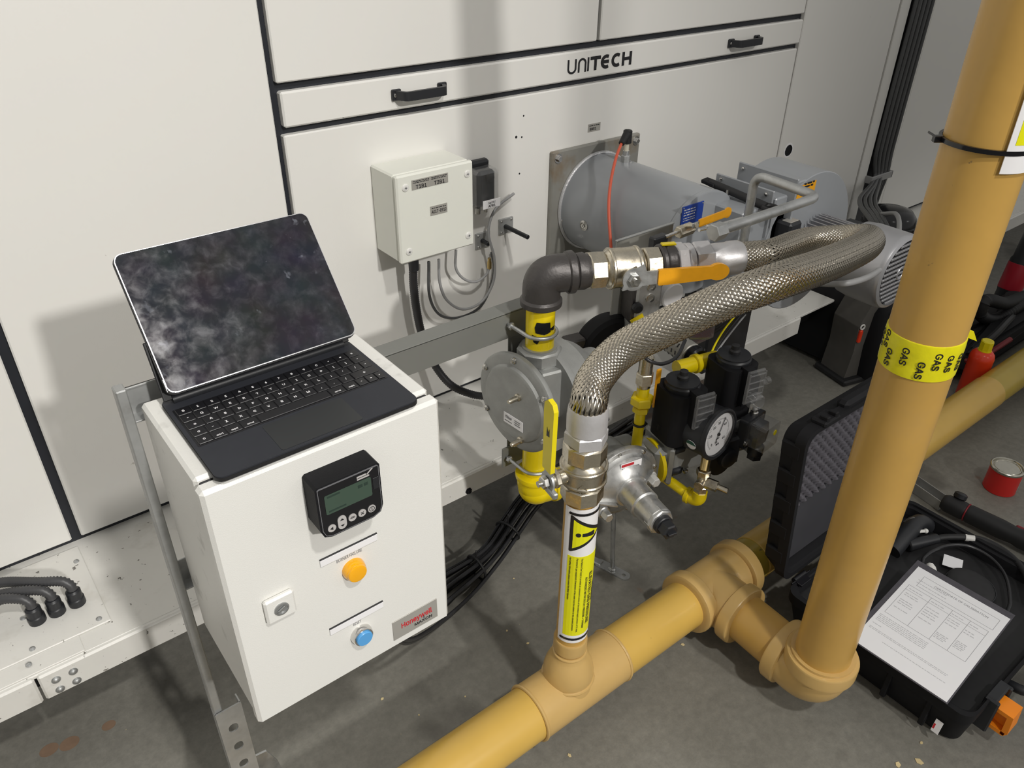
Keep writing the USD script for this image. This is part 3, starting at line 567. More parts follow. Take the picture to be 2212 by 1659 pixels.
npl = part(cb, 'name_plate', bx(.2045, .280, yF - .0012, yF, .6385, .6765, .0004), 'label_silver')
dtext(npl, 'Honeywell', .0098, .2445, .6605, 'ink_red', .052, yF - .0012)
dtext(npl, 'MAXON', .0048, .2550, .6480, 'ink_black', .030, yF - .0012)
part(npl, 'flame_mark', ext(Polygon([(.2565, .6495), (.2545, .653), (.2562, .6575), (.2572, .655), (.2582, .652)]), (0, yF - .0012, 0), X, Z, .0003, -Y), 'ink_grey')
# display
dx0, dx1, dz0, dz1, dyf = .1105, .1935, .913, .9915, .668
_dp = Polygon([(dx0, dz1 - .003), (dx0 + .003, dz1), (dx1 - .003, dz1), (dx1, dz1 - .003), (dx1, dz0 + .014), (dx1 - .004, dz0 + .004), (dx1 - .014, dz0), (dx0 + .014, dz0), (dx0 + .004, dz0 + .004), (dx0, dz0 + .014)])
def dpoly(g): return _dp.buffer(-g)
ds = part(cb, 'display', ext(dpoly(0), (0, yF, 0), X, Z, yF - dyf, -Y), 'black_matte')
part(ds, 'face', ext(dpoly(.003), (0, dyf, 0), X, Z, .0012, -Y), 'black_gloss')
part(ds, 'face_border', ext(dpoly(.0022).difference(dpoly(.0030)), (0, dyf, 0), X, Z, .0016, -Y), 'ink_grey')
yd = dyf - .0012
part(ds, 'screen', ext(rrect(dx0 + .0095, dz0 + .036, dx1 - .0135, dz0 + .064, .002), (0, yd, 0), X, Z, .0005, -Y), 'lcd')
part(ds, 'screen_text', cat(bars([(.013, .061, .016, .0022), (.013, .040, .022, .002), (.052, .057, .006, .004), (.060, .057, .005, .004)], (dx0, yd - .0005, dz0), X, Z)), 'lcd_ink')
part(ds, 'logo', cat(obox((dx0 + .058, yd, dz0 + .0705), X, Z, Y, (.012, .0022, .0008), 0), obox((dx0 + .060, yd, dz0 + .0672), X, Z, Y, (.016, .0020, .0008), 0), obox((dx0 + .069, yd, dz0 + .0725), (.8, 0, .6), (-.6, 0, .8), Y, (.010, .0016, .0008), 0)), 'button_pale')
part(ds, 'side_tab', bx(dx1 - .0115, dx1 - .0035, yd - .0008, yd, dz0 + .043, dz0 + .060, .0004), 'black_plastic')
def dbtn(x, z, shape, sym):
    k = part(ds, 'button', ext(affinity.translate(shape, x, z), (0, yd, 0), X, Z, .0011, -Y), 'button_pale')
    part(k, 'symbol', ext(affinity.translate(sym, x, z), (0, yd - .0011, 0), X, Z, .0003, -Y), 'ink_black')
ci = Point(0, 0).buffer(.0052, 8)
xb, zb = dx0 + .0135, dz0 + .0225
dbtn(xb, zb - .008, ci, Polygon([(-.0025, 0), (.0012, .0022), (.0012, -.0022)]))
dbtn(xb + .0135, zb - .006, LineString([(0, -.0042), (0, .0042)]).buffer(.0056, 8), unary_union([Polygon([(-.0025, .0034), (.0025, .0034), (0, .0062)]), Polygon([(-.0025, -.0034), (.0025, -.0034), (0, -.0062)])]))
dbtn(xb + .0270, zb - .006, ci, unary_union([sbox(-.0032, -.0005, .0032, .0003), sbox(-.0022, .0012, .0024, .0018)]))
dbtn(xb + .0400, zb - .006, ci, unary_union([LineString([(-.0016, -.0016), (.0016, .0016)]).buffer(.0004), LineString([(-.0016, .0016), (.0016, -.0016)]).buffer(.0004)]))
dbtn(xb + .0530, zb - .006, ci, unary_union([Point(0, 0).buffer(.0036).difference(Point(0, 0).buffer(.0029)), sbox(-.0004, -.002, .0004, .002)]))

def slotted(x0, x1, y0, za, zb, first, pitch=.050):
    """U channel: slotted face at y0, flanges running back"""
    face = sbox(x0, za, x1, zb); xm = (x0 + x1) / 2; z = first
    while z < zb - .02:
        face = face.difference(LineString([(xm, z - .002), (xm, z + .002)]).buffer(.0078, 8)); z += pitch
    return cat(ext(face, (0, y0 + .0025, 0), X, Z, .0025, -Y), bx(x0, x0 + .0025, y0 + .001, y0 + .021, za, zb, .0003), bx(x1 - .0025, x1, y0 + .001, y0 + .021, za, zb, .0003))
sd = thing('cabinet_stand', 'galvanised slotted-channel stand holding up the white cabinet', 'stand', (.15, .93, 0))
part(sd, 'upright', bx(-.0215, -.0085, .910, .930, .30, 1.046, .0015), 'zinc_dull')
part(sd, 'slotted_post', slotted(-.022, .021, .906, .008, .425, .075), 'zinc_dull')
part(sd, 'cross_rail', cat(bx(-.019, .302, .932, .9345, .995, 1.036, .0005), bx(-.019, .302, .912, .9345, .995, .9975, .0005), bx(-.019, .302, .930, .9345, 1.0335, 1.036, .0005)), 'zinc_dull')
part(sd, 'lower_rail', cat(bx(-.019, .27, .932, .9345, .70, .741, .0005), bx(-.019, .27, .912, .9345, .70, .7025, .0005)), 'zinc_dull')
part(sd, 'base_plate', bx(-.065, .065, .86, 1.02, 0, .008, .001), 'zinc_dull')
part(sd, 'gusset', ext(Polygon([(-.075, .02), (.080, .02), (.060, .19), (.045, .235), (.018, .24), (-.018, .20), (-.060, .13)]), (0, .9345, 0), X, Z, .004, -Y), 'zinc')
for zz in (.105, .155, .205): part(sd, 'bolt', lathe([(.008, 0), (.008, .003), (.0045, .0035), (.0045, .008)], (0, .913, zz), -Y, 6), 'steel')

# ------------------------------------------------------------------ keyboard case and tablet on the cabinet
kz = z1 + .0015
kb = thing('keyboard_case', 'dark folding keyboard case lying open on the white cabinet under the tablet', 'keyboard', (.146, .79, kz))
kx0, kx1, ky0, ky1 = .0195, .2715, .699, .884
part(kb, 'deck', ext(rrect(kx0, ky0, kx1, ky1, .010), (0, 0, kz), X, Y, .0062), 'deck_grey')
part(kb, 'rim', ext(rrect(kx0 - .0008, ky0 - .0008, kx1 + .0008, ky1 + .0008, .0108).difference(rrect(kx0, ky0, kx1, ky1, .010)), (0, 0, kz), X, Y, .0045), 'black_rubber')
dz = kz + .0062
part(kb, 'key_well', ext(rrect(kx0 + .0045, .7655, kx1 - .0045, .8545, .002), (0, 0, dz), X, Y, .0003), 'key_black')
part(kb, 'trackpad', ext(rrect(.0955, .7035, .197, .7605, .003), (0, 0, dz), X, Y, .0004), 'trackpad_grey')
part(kb, 'hinge_bar', cyl((kx0 + .012, .874, dz + .003), (kx1 - .012, .874, dz + .003), .0062, n=18), 'black_plastic')
kx, kw, kp = kx0 + .0062, 0, .0172
rows = [[('§', 1), ('1', 1), ('2', 1), ('3', 1), ('4', 1), ('5', 1), ('6', 1), ('7', 1), ('8', 1), ('9', 1), ('0', 1), ('-', 1), ('=', 1), ('<', .93)],
        [('>', .93), *[(c, 1) for c in 'QWERTYUIOP'], ('[', 1), (']', 1), ('↵', 1.0)],
        [('⇪', 1.2), *[(c, 1) for c in 'ASDFGHJKL'], (';', 1), ("'", 1), ('\\', 1), ('↵', .73)],
        [('⇧', 1.0), ('`', .9), *[(c, 1) for c in 'ZXCVBNM'], (',', 1), ('.', 1), ('/', 1), ('⇧', 2.03)],
        [('o', 1), ('ctrl', 1), ('opt', 1), ('cmd', 1.2), ('', 5.33), ('cmd', 1.2), ('opt', 1), ('-', .8), ('=', .8), ('-', .6)]]
glyph = {'§': 'S', '↵': '-', '⇪': 'o', '⇧': 'o', '<': 'x', '>': '-', '\\': '/', '`': '-'}
for r_, row in enumerate(rows):
    y1 = .8535 - r_ * kp; x = kx; tot = sum(w for _, w in row); sc = (kx1 - kx0 - .0124) / tot
    for s, w in row:
        x1_ = x + w * sc
        k = part(kb, 'key', bx(x + .0006, x1_ - .0006, y1 - kp + .0007, y1 - .0007, dz + .0002, dz + .0016, .0006), 'key_black')
        s_ = glyph.get(s, s)
        if s_:
            small = len(s_) > 1
            part(k, 'legend', text(s_, .0026 if small else .0038, ((x + x1_) / 2, y1 - kp / 2 - (.003 if small else 0), dz + .0016), X, Y, .0002, bold=True, width=.008 if small else None), 'sign_white')
        x = x1_
# tablet: rests on the raised rear leaf of the case
TL, TT = np.array([.0256, .8523, 1.0552]), math.radians(49.0)
tv = np.array([0, math.cos(TT), math.sin(TT)]); tn = np.array([0, -math.sin(TT), math.cos(TT)])
TW, TH_ = .2476, .1785
bk = ext(rrect(-.001, -.001, TW + .001, TH_ + .001, .011), TL - tn * .0098, X, tv, .0035, tn)
part(kb, 'back_cover', bk, 'black_rubber')
hp = np.array([0, .874, dz + .003]); mid = TL + tv * .070 - tn * .010
part(kb, 'rear_leaf', obox((hp * [0, 1, 1] + mid * [0, 1, 1]) / 2 + X * (kx0 + kx1) / 2, X, unit((mid - hp) * [0, 1, 1]), np.cross(X, unit((mid - hp) * [0, 1, 1])), (.248, np.linalg.norm((mid - hp) * [0, 1, 1]), .0032), .001), 'black_rubber')
tb = thing('tablet', 'tablet with a dark finger-smeared screen standing on the keyboard case', 'tablet', tuple(TL))
part(tb, 'frame', ext(rrect(0, 0, TW, TH_, .0105, 8), TL - tn * .0060, X, tv, .0055, tn), 'tablet_metal')
part(tb, 'screen', ext(rrect(.0012, .0012, TW - .0012, TH_ - .0012, .0095, 8), TL - tn * .0005, X, tv, .0007, tn), 'smeared_glass')
part(tb, 'side_button', obox(TL - X * .0003 + tv * .012 - tn * .0033, X, tv, tn, (.001, .016, .0028), .0004), 'tablet_metal')
part(tb, 'pen_strip', obox(TL - X * .0002 + tv * .105 - tn * .0033, X, tv, tn, (.0008, .045, .0030), .0003), 'black_gloss')

# ------------------------------------------------------------------ gas main: floor run, tees, risers
gx, gy, gz, R4, R2 = .63, .765, .110, .0571, .0301
gp = thing('gas_pipe', 'thick tan gas pipe running over the floor with a tall riser and a thin riser', 'gas pipe', (gx, gy, 0))
part(gp, 'floor_run', cyl((-1.3, gy, gz), (.53, gy, gz), R4, n=56), 'ochre_paint'); part(gp, 'floor_run', cyl((.765, gy, gz), (1.02, gy, gz), R4, n=56), 'ochre_paint')
part(gp, 'floor_run', cyl((1.22, gy, gz), (3.6, gy, gz), R4 * .965, n=56), 'mustard_paint')
part(gp, 'pipe_sleeve', cyl((1.26, gy, gz), (2.545, gy, gz), R4 * 1.0, n=56, b=.001), 'ochre_paint')
wt = part(gp, 'welded_tee', cat(cyl((.528, gy, gz), (.767, gy, gz), R4 + .0035, n=56, b=.003), lathe([(.056, 0), (.0545, .03), (.051, .048), (.049, .056)], (gx, gy, gz), Z, 48)), 'tan_fitting')
for x in (.529, .766): part(wt, 'weld_bead', cat(_torus(np.array([x, gy, gz]), X, Y, Z, R4 + .0022, .0042, 48, 8)), 'tan_fitting')
part(gp, 'reducer', lathe([(.050, .150), (.0525, .158), (.0535, .168), (.0525, .182), (.049, .197), (.0435, .211), (.038, .221), (.0345, .229), (.0330, .240)], (gx, gy, 0), Z, 48), 'tan_fitting')
part(gp, 'weld_bead', ringm((gx, gy, .157), Z, .0525, .0042, 48, 8), 'tan_fitting'); part(gp, 'weld_bead', ringm((gx, gy, .236), Z, .0330, .0030, 40, 8), 'tan_fitting')
part(gp, 'thin_riser', cyl((gx, gy, .238), (gx, gy, .648), R2, n=40), 'tan_paint')
part(gp, 'riser_socket', lathe([(.0325, 0), (.0345, .003), (.0345, .030), (.0325, .034)], (gx, gy, .243), Z, 40), 'tan_fitting')
# tee of the tall riser: threaded fitting with collars
tx, bxx = 1.105, 1.090
tee = part(gp, 'threaded_tee', cat(cyl((1.015, gy, gz), (1.205, gy, gz), .0655, n=56), cyl((bxx, gy, gz), (bxx, gy - .105, gz), .0655, n=56)), 'tan_fitting')
for a, b_, dirv in (((1.005, gy, gz), X, 1), ((1.180, gy, gz), X, 1)):
    part(tee, 'collar', lathe([(.066, 0), (.0745, .004), (.0755, .008), (.0755, .030), (.0735, .034), (.066, .036)], a, X, 56), 'tan_fitting')
part(tee, 'collar', lathe([(.066, 0), (.0745, .004), (.0755, .008), (.0755, .028), (.0735, .032), (.066, .034)], (bxx, gy - .080, gz), -Y, 56), 'tan_fitting')
vx, vy = 1.078, .455
part(gp, 'branch', cyl((bxx, gy - .10, gz), (vx + .004, vy + .05, gz), R4, n=56), 'tan_paint')
el = tube(fillet([(vx + .006, vy + .085, gz), (vx, vy, gz), (vx, vy, gz + .085)], .055, 12), .0665, 48)
elb = part(gp, 'elbow', el, 'tan_fitting', smooth=50)
part(elb, 'collar', lathe([(.066, 0), (.0745, .004), (.0755, .008), (.0755, .030), (.073, .034), (.060, .035)], (vx + .006, vy + .062, gz), Y, 56), 'tan_fitting')
part(elb, 'collar', lathe([(.066, 0), (.0745, .004), (.0755, .010), (.0755, .034), (.0735, .038), (.0585, .040)], (vx, vy, gz + .040), Z, 56), 'tan_fitting')
VA = np.array([vx, vy, .15]); VD = unit(np.array([-.025, .0, 1.0]))
part(gp, 'tall_riser', cyl(VA, VA + VD * 2.6, R4, n=64), 'tan_paint')
def on_riser(z): return VA + VD * ((z - VA[2]) / VD[2])

def wrap(m, ax, top, r, th0, c2=None):
    """lays a flat mesh (x along the print, y across, z off the sheet) on a vertical cylinder; print runs down the pipe"""
    v = np.asarray(m.vertices); d0 = unit((CAM - ax) * [1, 1, 0]); d1 = np.array([-d0[1], d0[0], 0])
    if np.dot(d1, RIGHT) < 0: d1 = -d1; flip = False
    else: flip = True
    th = th0 + v[:, 1] / r; rr = r + v[:, 2]
    base = np.array([ax + [0, 0, top - x] for x in v[:, 0]]) if c2 is None else np.array([c2(top - x) for x in v[:, 0]])
    P = base + rr[:, None] * (np.cos(th)[:, None] * d0 + np.sin(th)[:, None] * d1)
    return P
def wmesh(m, *a, **k):
    P = wrap(m, *a, **k); f = np.asarray(m.faces); r_ = T(P, f)
    # keep outward winding
    v = np.asarray(m.vertices)[f]; n0 = np.cross(v[:, 1] - v[:, 0], v[:, 2] - v[:, 0]); q = P[f]; n1 = np.cross(q[:, 1] - q[:, 0], q[:, 2] - q[:, 0])
    d0 = unit((CAM - a[0]) * [1, 1, 0]); i = np.argmax(np.abs(n0[:, 2])); up = np.sign(n0[i, 2])
    ctr = (q[i].mean(0) - a[0]) * [1, 1, 0] if a[0].shape == (3,) else d0
    return r_ if np.dot(n1[i], ctr) * up > 0 else T(P, f[:, ::-1])
def sheet(x0, x1, y0, y1, z0_, z1_, nx=2, ny=24):
    xs, ys = np.linspace(x0, x1, nx), np.linspace(y0, y1, ny); top = [(x, y, z1_) for x in xs for y in ys]; bot = [(x, y, z0_) for x in xs for y in ys]
    F = []; n = nx * ny
    for i in range(nx - 1):
        for j in range(ny - 1):
            a, b_, c, d = i * ny + j, i * ny + j + 1, (i + 1) * ny + j + 1, (i + 1) * ny + j
            F += [(a, d, c), (a, c, b_), (n + a, n + c, n + d), (n + a, n + b_, n + c)]
    for i in range(nx - 1):
        for j in (0, ny - 1):
            a, d = i * ny + j, (i + 1) * ny + j; F += [(a, n + a, n + d), (a, n + d, d)] if j == 0 else [(a, n + d, n + a), (a, d, n + d)]
    for j in range(ny - 1):
        for i in (0, nx - 1):
            a, b_ = i * ny + j, i * ny + j + 1; F += [(a, b_, n + b_), (a, n + b_, n + a)] if i == 0 else [(a, n + b_, b_), (a, n + a, n + b_)]
    return T(top + bot, F)
def wpoly(poly, zoff, dep=.0004, dens=.006):
    ms = []
    for g in getattr(poly, 'geoms', [poly]):
        x0, y0, x1, y1 = g.bounds; n = max(1, int((y1 - y0) / dens))
        for i in range(n):
            s = g.intersection(sbox(x0 - 1, y0 + (y1 - y0) * i / n, x1 + 1, y0 + (y1 - y0) * (i + 1) / n))
            if not s.is_empty: ms.append(ext(s, (0, 0, zoff), X, Y, dep))
    return cat(ms)
def wtext(s, h, x, y, zoff, width=None, bold=True):
    return text(s, h, (x, y, zoff), X, Y, .0003, center=False, bold=bold, width=width)
axr = np.array([gx, gy, 0.0])
sgn = thing('warning_sign', 'white and yellow plastic warning sign wrapped around the thin tan riser', 'warning sign', (gx, gy, .46))
ST, SR, S0 = .640, .0318, math.radians(-52)
SL, SWD = .348, .088
part(sgn, 'sheet', wmesh(sheet(0, SL, 0, SWD, 0, .0011), axr, ST, SR, S0), 'sign_white')
def sg(mesh, m_, nm='print'): part(sgn, nm, wmesh(mesh, axr, ST, SR, S0), m_)
sg(wpoly(sbox(.112, .012, SL - .022, SWD - .006), .0011), 'yellow_print', 'yellow_panel')
sg(wpoly(Polygon([(.018, .016), (.098, .016), (.058, .078)]).buffer(.003), .0011), 'ink_black', 'triangle_border')
sg(wpoly(Polygon([(.024, .0195), (.092, .0195), (.058, .071)]), .0015), 'yellow_print', 'triangle')
sg(wpoly(unary_union([Point(.058, .029).buffer(.0045), Polygon([(.0555, .037), (.0605, .037), (.0625, .058), (.0535, .058)]).buffer(.001)]), .0019), 'ink_black', 'exclamation_mark')
sg(wpoly(rrect(.008, .010, .0125, .078, .002), .0011, .0016), 'black_gloss', 'tie_slot'); sg(wpoly(rrect(SL - .014, .006, SL - .0095, .072, .002), .0011, .0016), 'black_gloss', 'tie_slot')
part(sgn, 'lettering', cat(wmesh(wtext('ELEVATED GAS PRESSURE', .0080, .160, .057, .0015, .140), axr, ST, SR, S0), wmesh(wtext('AUTHORISED METER OUTLET PRESSURE = 140mbar', .0042, .168, .0485, .0015, .140), axr, ST, SR, S0), wmesh(wtext('WARNING', .0052, .196, .070, .0015, .05), axr, ST, SR, S0),
    wmesh(wtext('The Natural Gas Supply is provided at a pressure in excess of the nominal supply pressure of 21 mbar.', .0032, .116, .0375, .0015, .200, False), axr, ST, SR, S0), wmesh(wtext('Personnel & gas equipment downstream of the meter must be suitable for this elevated pressure.', .0032, .116, .0290, .0015, .195, False), axr, ST, SR, S0), wmesh(wtext('For further information please contact the Meter Operator', .0032, .116, .0165, .0015, .110, False), axr, ST, SR, S0)), 'ink_black')
# bigger sign on the tall riser, mostly outside the frame, with its cable tie
zt = 1.262
big = thing('warning_sign', 'yellow and white warning sign hung on the tall tan riser, cut by the frame edge', 'warning sign', tuple(on_riser(zt)))
axb = on_riser(1.3) * [1, 1, 0]
BR = R4 + .003
c2 = lambda z: on_riser(z) * [1, 1, 1]
B0 = math.radians(24)
part(big, 'sheet', wmesh(sheet(0, .60, 0, .130, 0, .0015, 12, 30), axb, zt + .585, BR, B0, c2=c2), 'sign_white')
part(big, 'yellow_panel', wmesh(wpoly(sbox(.10, .008, .562, .120), .0015), axb, zt + .585, BR, B0, c2=c2), 'yellow_print')
part(big, 'lettering', wmesh(cat(wtext('The Natural Gas Supply is provided at a pressure', .004, .36, .034, .0019, .19, False), wtext('ELEVATED GAS PRESSURE', .013, .22, .070, .0019, .30)), axb, zt + .585, BR, B0, c2=c2), 'ink_black')
tp = on_riser(zt + .012)
ty = thing('cable_tie', 'black cable tie tightened around the tall tan riser across the foot of the sign', 'cable tie', tuple(tp))
tr = lathe([(R4 + .0045, 0), (R4 + .0045, .006), (R4 + .0025, .006), (R4 + .0025, 0)], tp - Z * .003, Z, 64)
th = np.arange(72) * 2 * np.pi / 72; ring = np.stack([np.cos(th), np.sin(th), 0 * th], 1)
Vv = np.concatenate([tp + ring * r_ + Z * q for r_, q in ((R4 + .0008, -.003), (R4 + .0052, -.003), (R4 + .0052, .003), (R4 + .0008, .003))]); F = []
i = np.arange(72); j = (i + 1) % 72
for k in range(4):
    A, Bq = k * 72, ((k + 1) % 4) * 72; F += [np.stack([A + i, A + j, Bq + j], 1), np.stack([A + i, Bq + j, Bq + i], 1)]
part(ty, 'strap', T(Vv, np.concatenate(F)), 'black_gloss')
hd_ = tp - RIGHT * (R4 + .007) * 1.0 + _h * .01
part(ty, 'head', cat(obox(hd_, RIGHT, Z, _h, (.013, .009, .010), .001), obox(hd_ + _h * .016 + Z * .001, _h, Z, RIGHT, (.03, .003, .002), .0005)), 'black_gloss')
gt = thing('gas_tape', 'yellow tape printed GAS wound around the tall tan riser', 'tape', tuple(on_riser(.945)))
rows_ = []
Tz0, Tz1 = .915, .979
P0 = on_riser(.947)
prof = [(R4 + .0006, 0), (R4 + .0016, .001), (R4 + .0020, .018), (R4 + .0012, .030), (R4 + .0024, .044), (R4 + .0016, .062), (R4 + .0006, .064)]
part(gt, 'band', lathe(prof, on_riser(Tz0), VD, 72), 'yellow_tape')
tw = []
for k, (deg, zz) in enumerate(((-74, .956), (-58, .962), (-44, .936), (-18, .950), (8, .934), (28, .952), (48, .948), (70, .946), (-100, .94), (100, .95))):
    tw.append(wmesh(text('GAS', .0100, (0, 0, .0026), X, Y, .0003, bold=True, width=.030), on_riser(.947) * [1, 1, 0], zz, R4, math.radians(deg)))
part(gt, 'lettering', cat(tw), 'ink_black')
q = on_riser(.970) + RIGHT * (R4 + .004)
part(gt, 'loose_end', ext(Polygon([(-.004, .012), (.012, .006), (.021, -.010), (.006, -.006), (-.002, -.016)]), q, unit(RIGHT * .9 - _h * .3), Z, .0006), 'yellow_tape')
# ------------------------------------------------------------------ ball valves, braided hose, elbow
R0 = np.array([gx, gy, 0.0])
def valve_body(ax, p, L, name='body', par=None, r=.0345):
    """two hexagon ends, round middle with a raised ring"""
    a = unit(ax)
    return cat(hexp(p, p + a * .034, .071, b=.003, n=8), hexp(p + a * (L - .034), p + a * L, .071, b=.003, n=8),
               lathe([(.030, 0), (.0375, .006), (.0405, .014), (.0405, L - .082), (.0375, L - .074), (.030, L - .068)], p + a * .034, a, 44), lathe([(.041, 0), (.0425, .002), (.0425, .006), (.041, .008)], p + a * (L - .052), a, 44), lathe([(.041, 0), (.0425, .002), (.0425, .005), (.041, .007)], p + a * .042, a, 44))
bv = thing('ball_valve', 'dull brass ball valve with an upright yellow lever on top of the thin tan riser', 'valve', (gx, gy, .645))
bz, bl = .645, .122
part(bv, 'body', valve_body(Z, R0 + Z * bz, bl), 'nickel_brass')
s = unit(np.array([-.985, .17, 0])); wdir = np.cross(Z, s); vc = R0 + Z * (bz + .062)
part(bv, 'stem', cat(cyl(vc + s * .030, vc + s * .066, .0135, n=22), hexp(vc + s * .052, vc + s * .062, .030)), 'nickel_brass')
part(bv, 'nut', cat(hexp(vc + s * .074, vc + s * .084, .021), cyl(vc + s * .084, vc + s * .092, .0055, n=12)), 'steel')
part(bv, 'lever_plate', cat(ext(unary_union([Point(0, 0).buffer(.018), sbox(-.010, 0, .010, .050)]).buffer(.001), vc + s * .069, wdir, Z, .004), obox(vc + s * .071 - Z * .016 + wdir * .012, wdir, Z, s, (.03, .012, .010), .002)), 'zinc')
gpoly = Polygon([(-.0115, .026), (.0115, .026), (.0125, .10), (.0135, .150), (.009, .160), (-.004, .163), (-.012, .155), (-.0135, .14), (-.0118, .08)]).buffer(.002)
lv = part(bv, 'lever_grip', ext(gpoly, vc + s * .0675, wdir, Z, .0085), 'yellow_grip')
part(lv, 'dark_mark', ext(Polygon([(-.004, .095), (.005, .097), (.004, .112), (.001, .104), (-.003, .113)]), vc + s * .076, wdir, Z, .0004), 'ink_black')
em = part(bv, 'emblem', cat(ext(Polygon([(-.009, 0), (0, .010), (.009, 0), (0, -.010)]).difference(Polygon([(-.007, 0), (0, .008), (.007, 0), (0, -.008)])), vc - s * .0 + unit((CAM - vc) * [1, 1, 0]) * .0402 - Z * .014, unit(np.cross(Z, (CAM - vc) * [1, 1, 0])), Z, .0012), text('1', .010, vc + unit((CAM - vc) * [1, 1, 0]) * .0402 + Z * .010, unit(np.cross(Z, (CAM - vc) * [1, 1, 0])), Z, .0012, bold=True)), 'nickel_brass')

E0 = np.array([.797, 1.087, .91]); ux = unit([.906, -.423, 0]); vx_ = np.array([ux[1], -ux[0], 0])   # vx_ points to the viewer
HR = .0305
hs = thing('braided_hose', 'thick braided steel hose looping out and back between the two ball valves', 'hose', (gx, gy, .767))
part(hs, 'hexagon_nut', hexp(R0 + Z * .766, R0 + Z * .792, .066, b=.003), 'union_aluminium')
part(hs, 'end_sleeve', lathe([(.0315, 0), (.0345, .004), (.0350, .030), (.0335, .046), (.0325, .050)], R0 + Z * .790, Z, 40), 'union_aluminium')
tE = .425
part(hs, 'end_sleeve', lathe([(.0300, 0), (.0325, .004), (.0335, .02), (.0335, .040), (.0355, .046), (.0355, .066), (.0325, .074)], E0 + ux * (tE - .072), ux, 40), 'union_aluminium')
part(hs, 'hexagon_nut', hexp(E0 + ux * .318, E0 + ux * .356, .070, b=.003, rot=.3), 'union_aluminium')
hp_ = [R0 + Z * .832, R0 + Z * .845, at(1284, 822, d=1.32), at(1338, 760, d=1.325), at(1416, 718, d=1.305), at(1501, 678, d=1.285), at(1585, 641, d=1.275), at(1641, 621, d=1.28), at(1694, 603, d=1.305), at(1770, 577, d=1.385), at(1832, 551, d=1.50), at(1872, 529, d=1.62), at(1870, 515, d=1.735), at(1815, 516, d=1.785), at(1740, 522, d=1.775), E0 + ux * (tE + .065), E0 + ux * (tE + .03), E0 + ux * (tE - .01)]
HP = spline(hp_, .0022)
# resample evenly, build the woven strips
dl = np.r_[0, np.cumsum(np.linalg.norm(np.diff(HP, axis=0), axis=1))]; ns = int(dl[-1] / .0021)
HP = np.stack([np.interp(np.linspace(0, dl[-1], ns), dl, HP[:, k]) for k in range(3)], 1)
part(hs, 'core', tube(HP, HR - .0009, 24), 'braid_core', smooth=True)
Tn, Nn_, Bn = frames(HP); sl = np.linspace(0, dl[-1], ns); NB = 22; om = 2 * np.pi / .215; bw = 2 * np.pi * HR / NB * .68 * .5
VV, FF, off = [], [], 0
for sgn_ in (1, -1):
    for k in range(NB):
        phi = sgn_ * om * sl + 2 * np.pi * k / NB
        mcross = (2 * om * sl + (2 * np.pi * k / NB) * sgn_) * NB / (2 * np.pi)
        hgt = .0010 * np.cos(np.pi * (mcross + (k if sgn_ > 0 else k + 1)))
        rows3 = []
        # strip direction on the surface and its sideways direction
        rad = np.cos(phi)[:, None] * Nn_ + np.sin(phi)[:, None] * Bn; tan_ = -np.sin(phi)[:, None] * Nn_ + np.cos(phi)[:, None] * Bn
        dirv = Tn + tan_ * (sgn_ * om * HR); dirv /= np.linalg.norm(dirv, axis=1)[:, None]; side = np.cross(rad, dirv)
        base = HP + rad * (HR + hgt)[:, None]
        for w_, lift in ((-1, -.0006), (-.5, .0001), (.5, .0001), (1, -.0006)): rows3.append(base + side * (w_ * bw) + rad * lift)
        V = np.stack(rows3, 1).reshape(-1, 3); n4 = len(HP); i = np.arange(n4 - 1)
        for c in range(3):
            a, b_ = i * 4 + c, i * 4 + c + 1; FF.append(np.concatenate([np.stack([a, b_, b_ + 4], 1), np.stack([a, b_ + 4, a + 4], 1)]) + off)
        VV.append(V); off += len(V)
part(hs, 'braid', T(np.concatenate(VV), np.concatenate(FF)), 'braid_steel', smooth=True, kind='stuff')

eb = thing('pipe_elbow', 'dark cast iron pipe elbow above the yellow pipe stub', 'pipe elbow', (.797, 1.087, .84))
part(eb, 'bend', tube(fillet([E0 - Z * .062, E0, E0 + ux * .062], .055, 14), .0385, 40), 'malleable_iron', smooth=50)
part(eb, 'collar', lathe([(.0385, 0), (.0425, .002), (.0430, .006), (.0430, .013), (.0385, .018)], E0 - Z * .066, Z, 48), 'malleable_iron')
part(eb, 'collar', lathe([(.0385, 0), (.0425, .003), (.0430, .008), (.0430, .015), (.0385, .019)], E0 + ux * .048, ux, 48), 'malleable_iron')
part(eb, 'nipple', lathe([(.034, 0), (.037, .003), (.0375, .018), (.0345, .024), (.034, .03)], E0 + ux * .067, ux, 40), 'malleable_iron')
bv2 = thing('ball_valve', 'brass ball valve with a long orange lever beside the dark iron elbow', 'valve', tuple(E0 + ux * .10))
part(bv2, 'body', cat(valve_body(ux, E0 + ux * .094, .150)), 'nickel_brass')
pv = E0 + ux * .170 - Z * .006; pn = unit(vx_ + np.array([0, 0, .10])); pu = ux; pw = np.cross(pn, pu)
if pw[2] < 0: pw = -pw
part(bv2, 'stem', cat(cyl(pv + pn * .030, pv + pn * .056, .0155, n=24), ), 'nickel_brass')
part(bv2, 'nut', cat(hexp(pv + pn * .061, pv + pn * .071, .022), cyl(pv + pn * .071, pv + pn * .077, .006, n=12)), 'steel')
arm = unary_union([Point(0, 0).buffer(.0215), sbox(0, -.0115, .062, .0135), Polygon([(-.004, .016), (.020, .028), (.026, .012), (.0, 0)]), Polygon([(-.004, -.016), (-.022, -.020), (-.018, -.004)])]).buffer(.0012)
part(bv2, 'lever_plate', ext(arm, pv + pn * .057, pu, pw, .0045, pn), 'zinc')
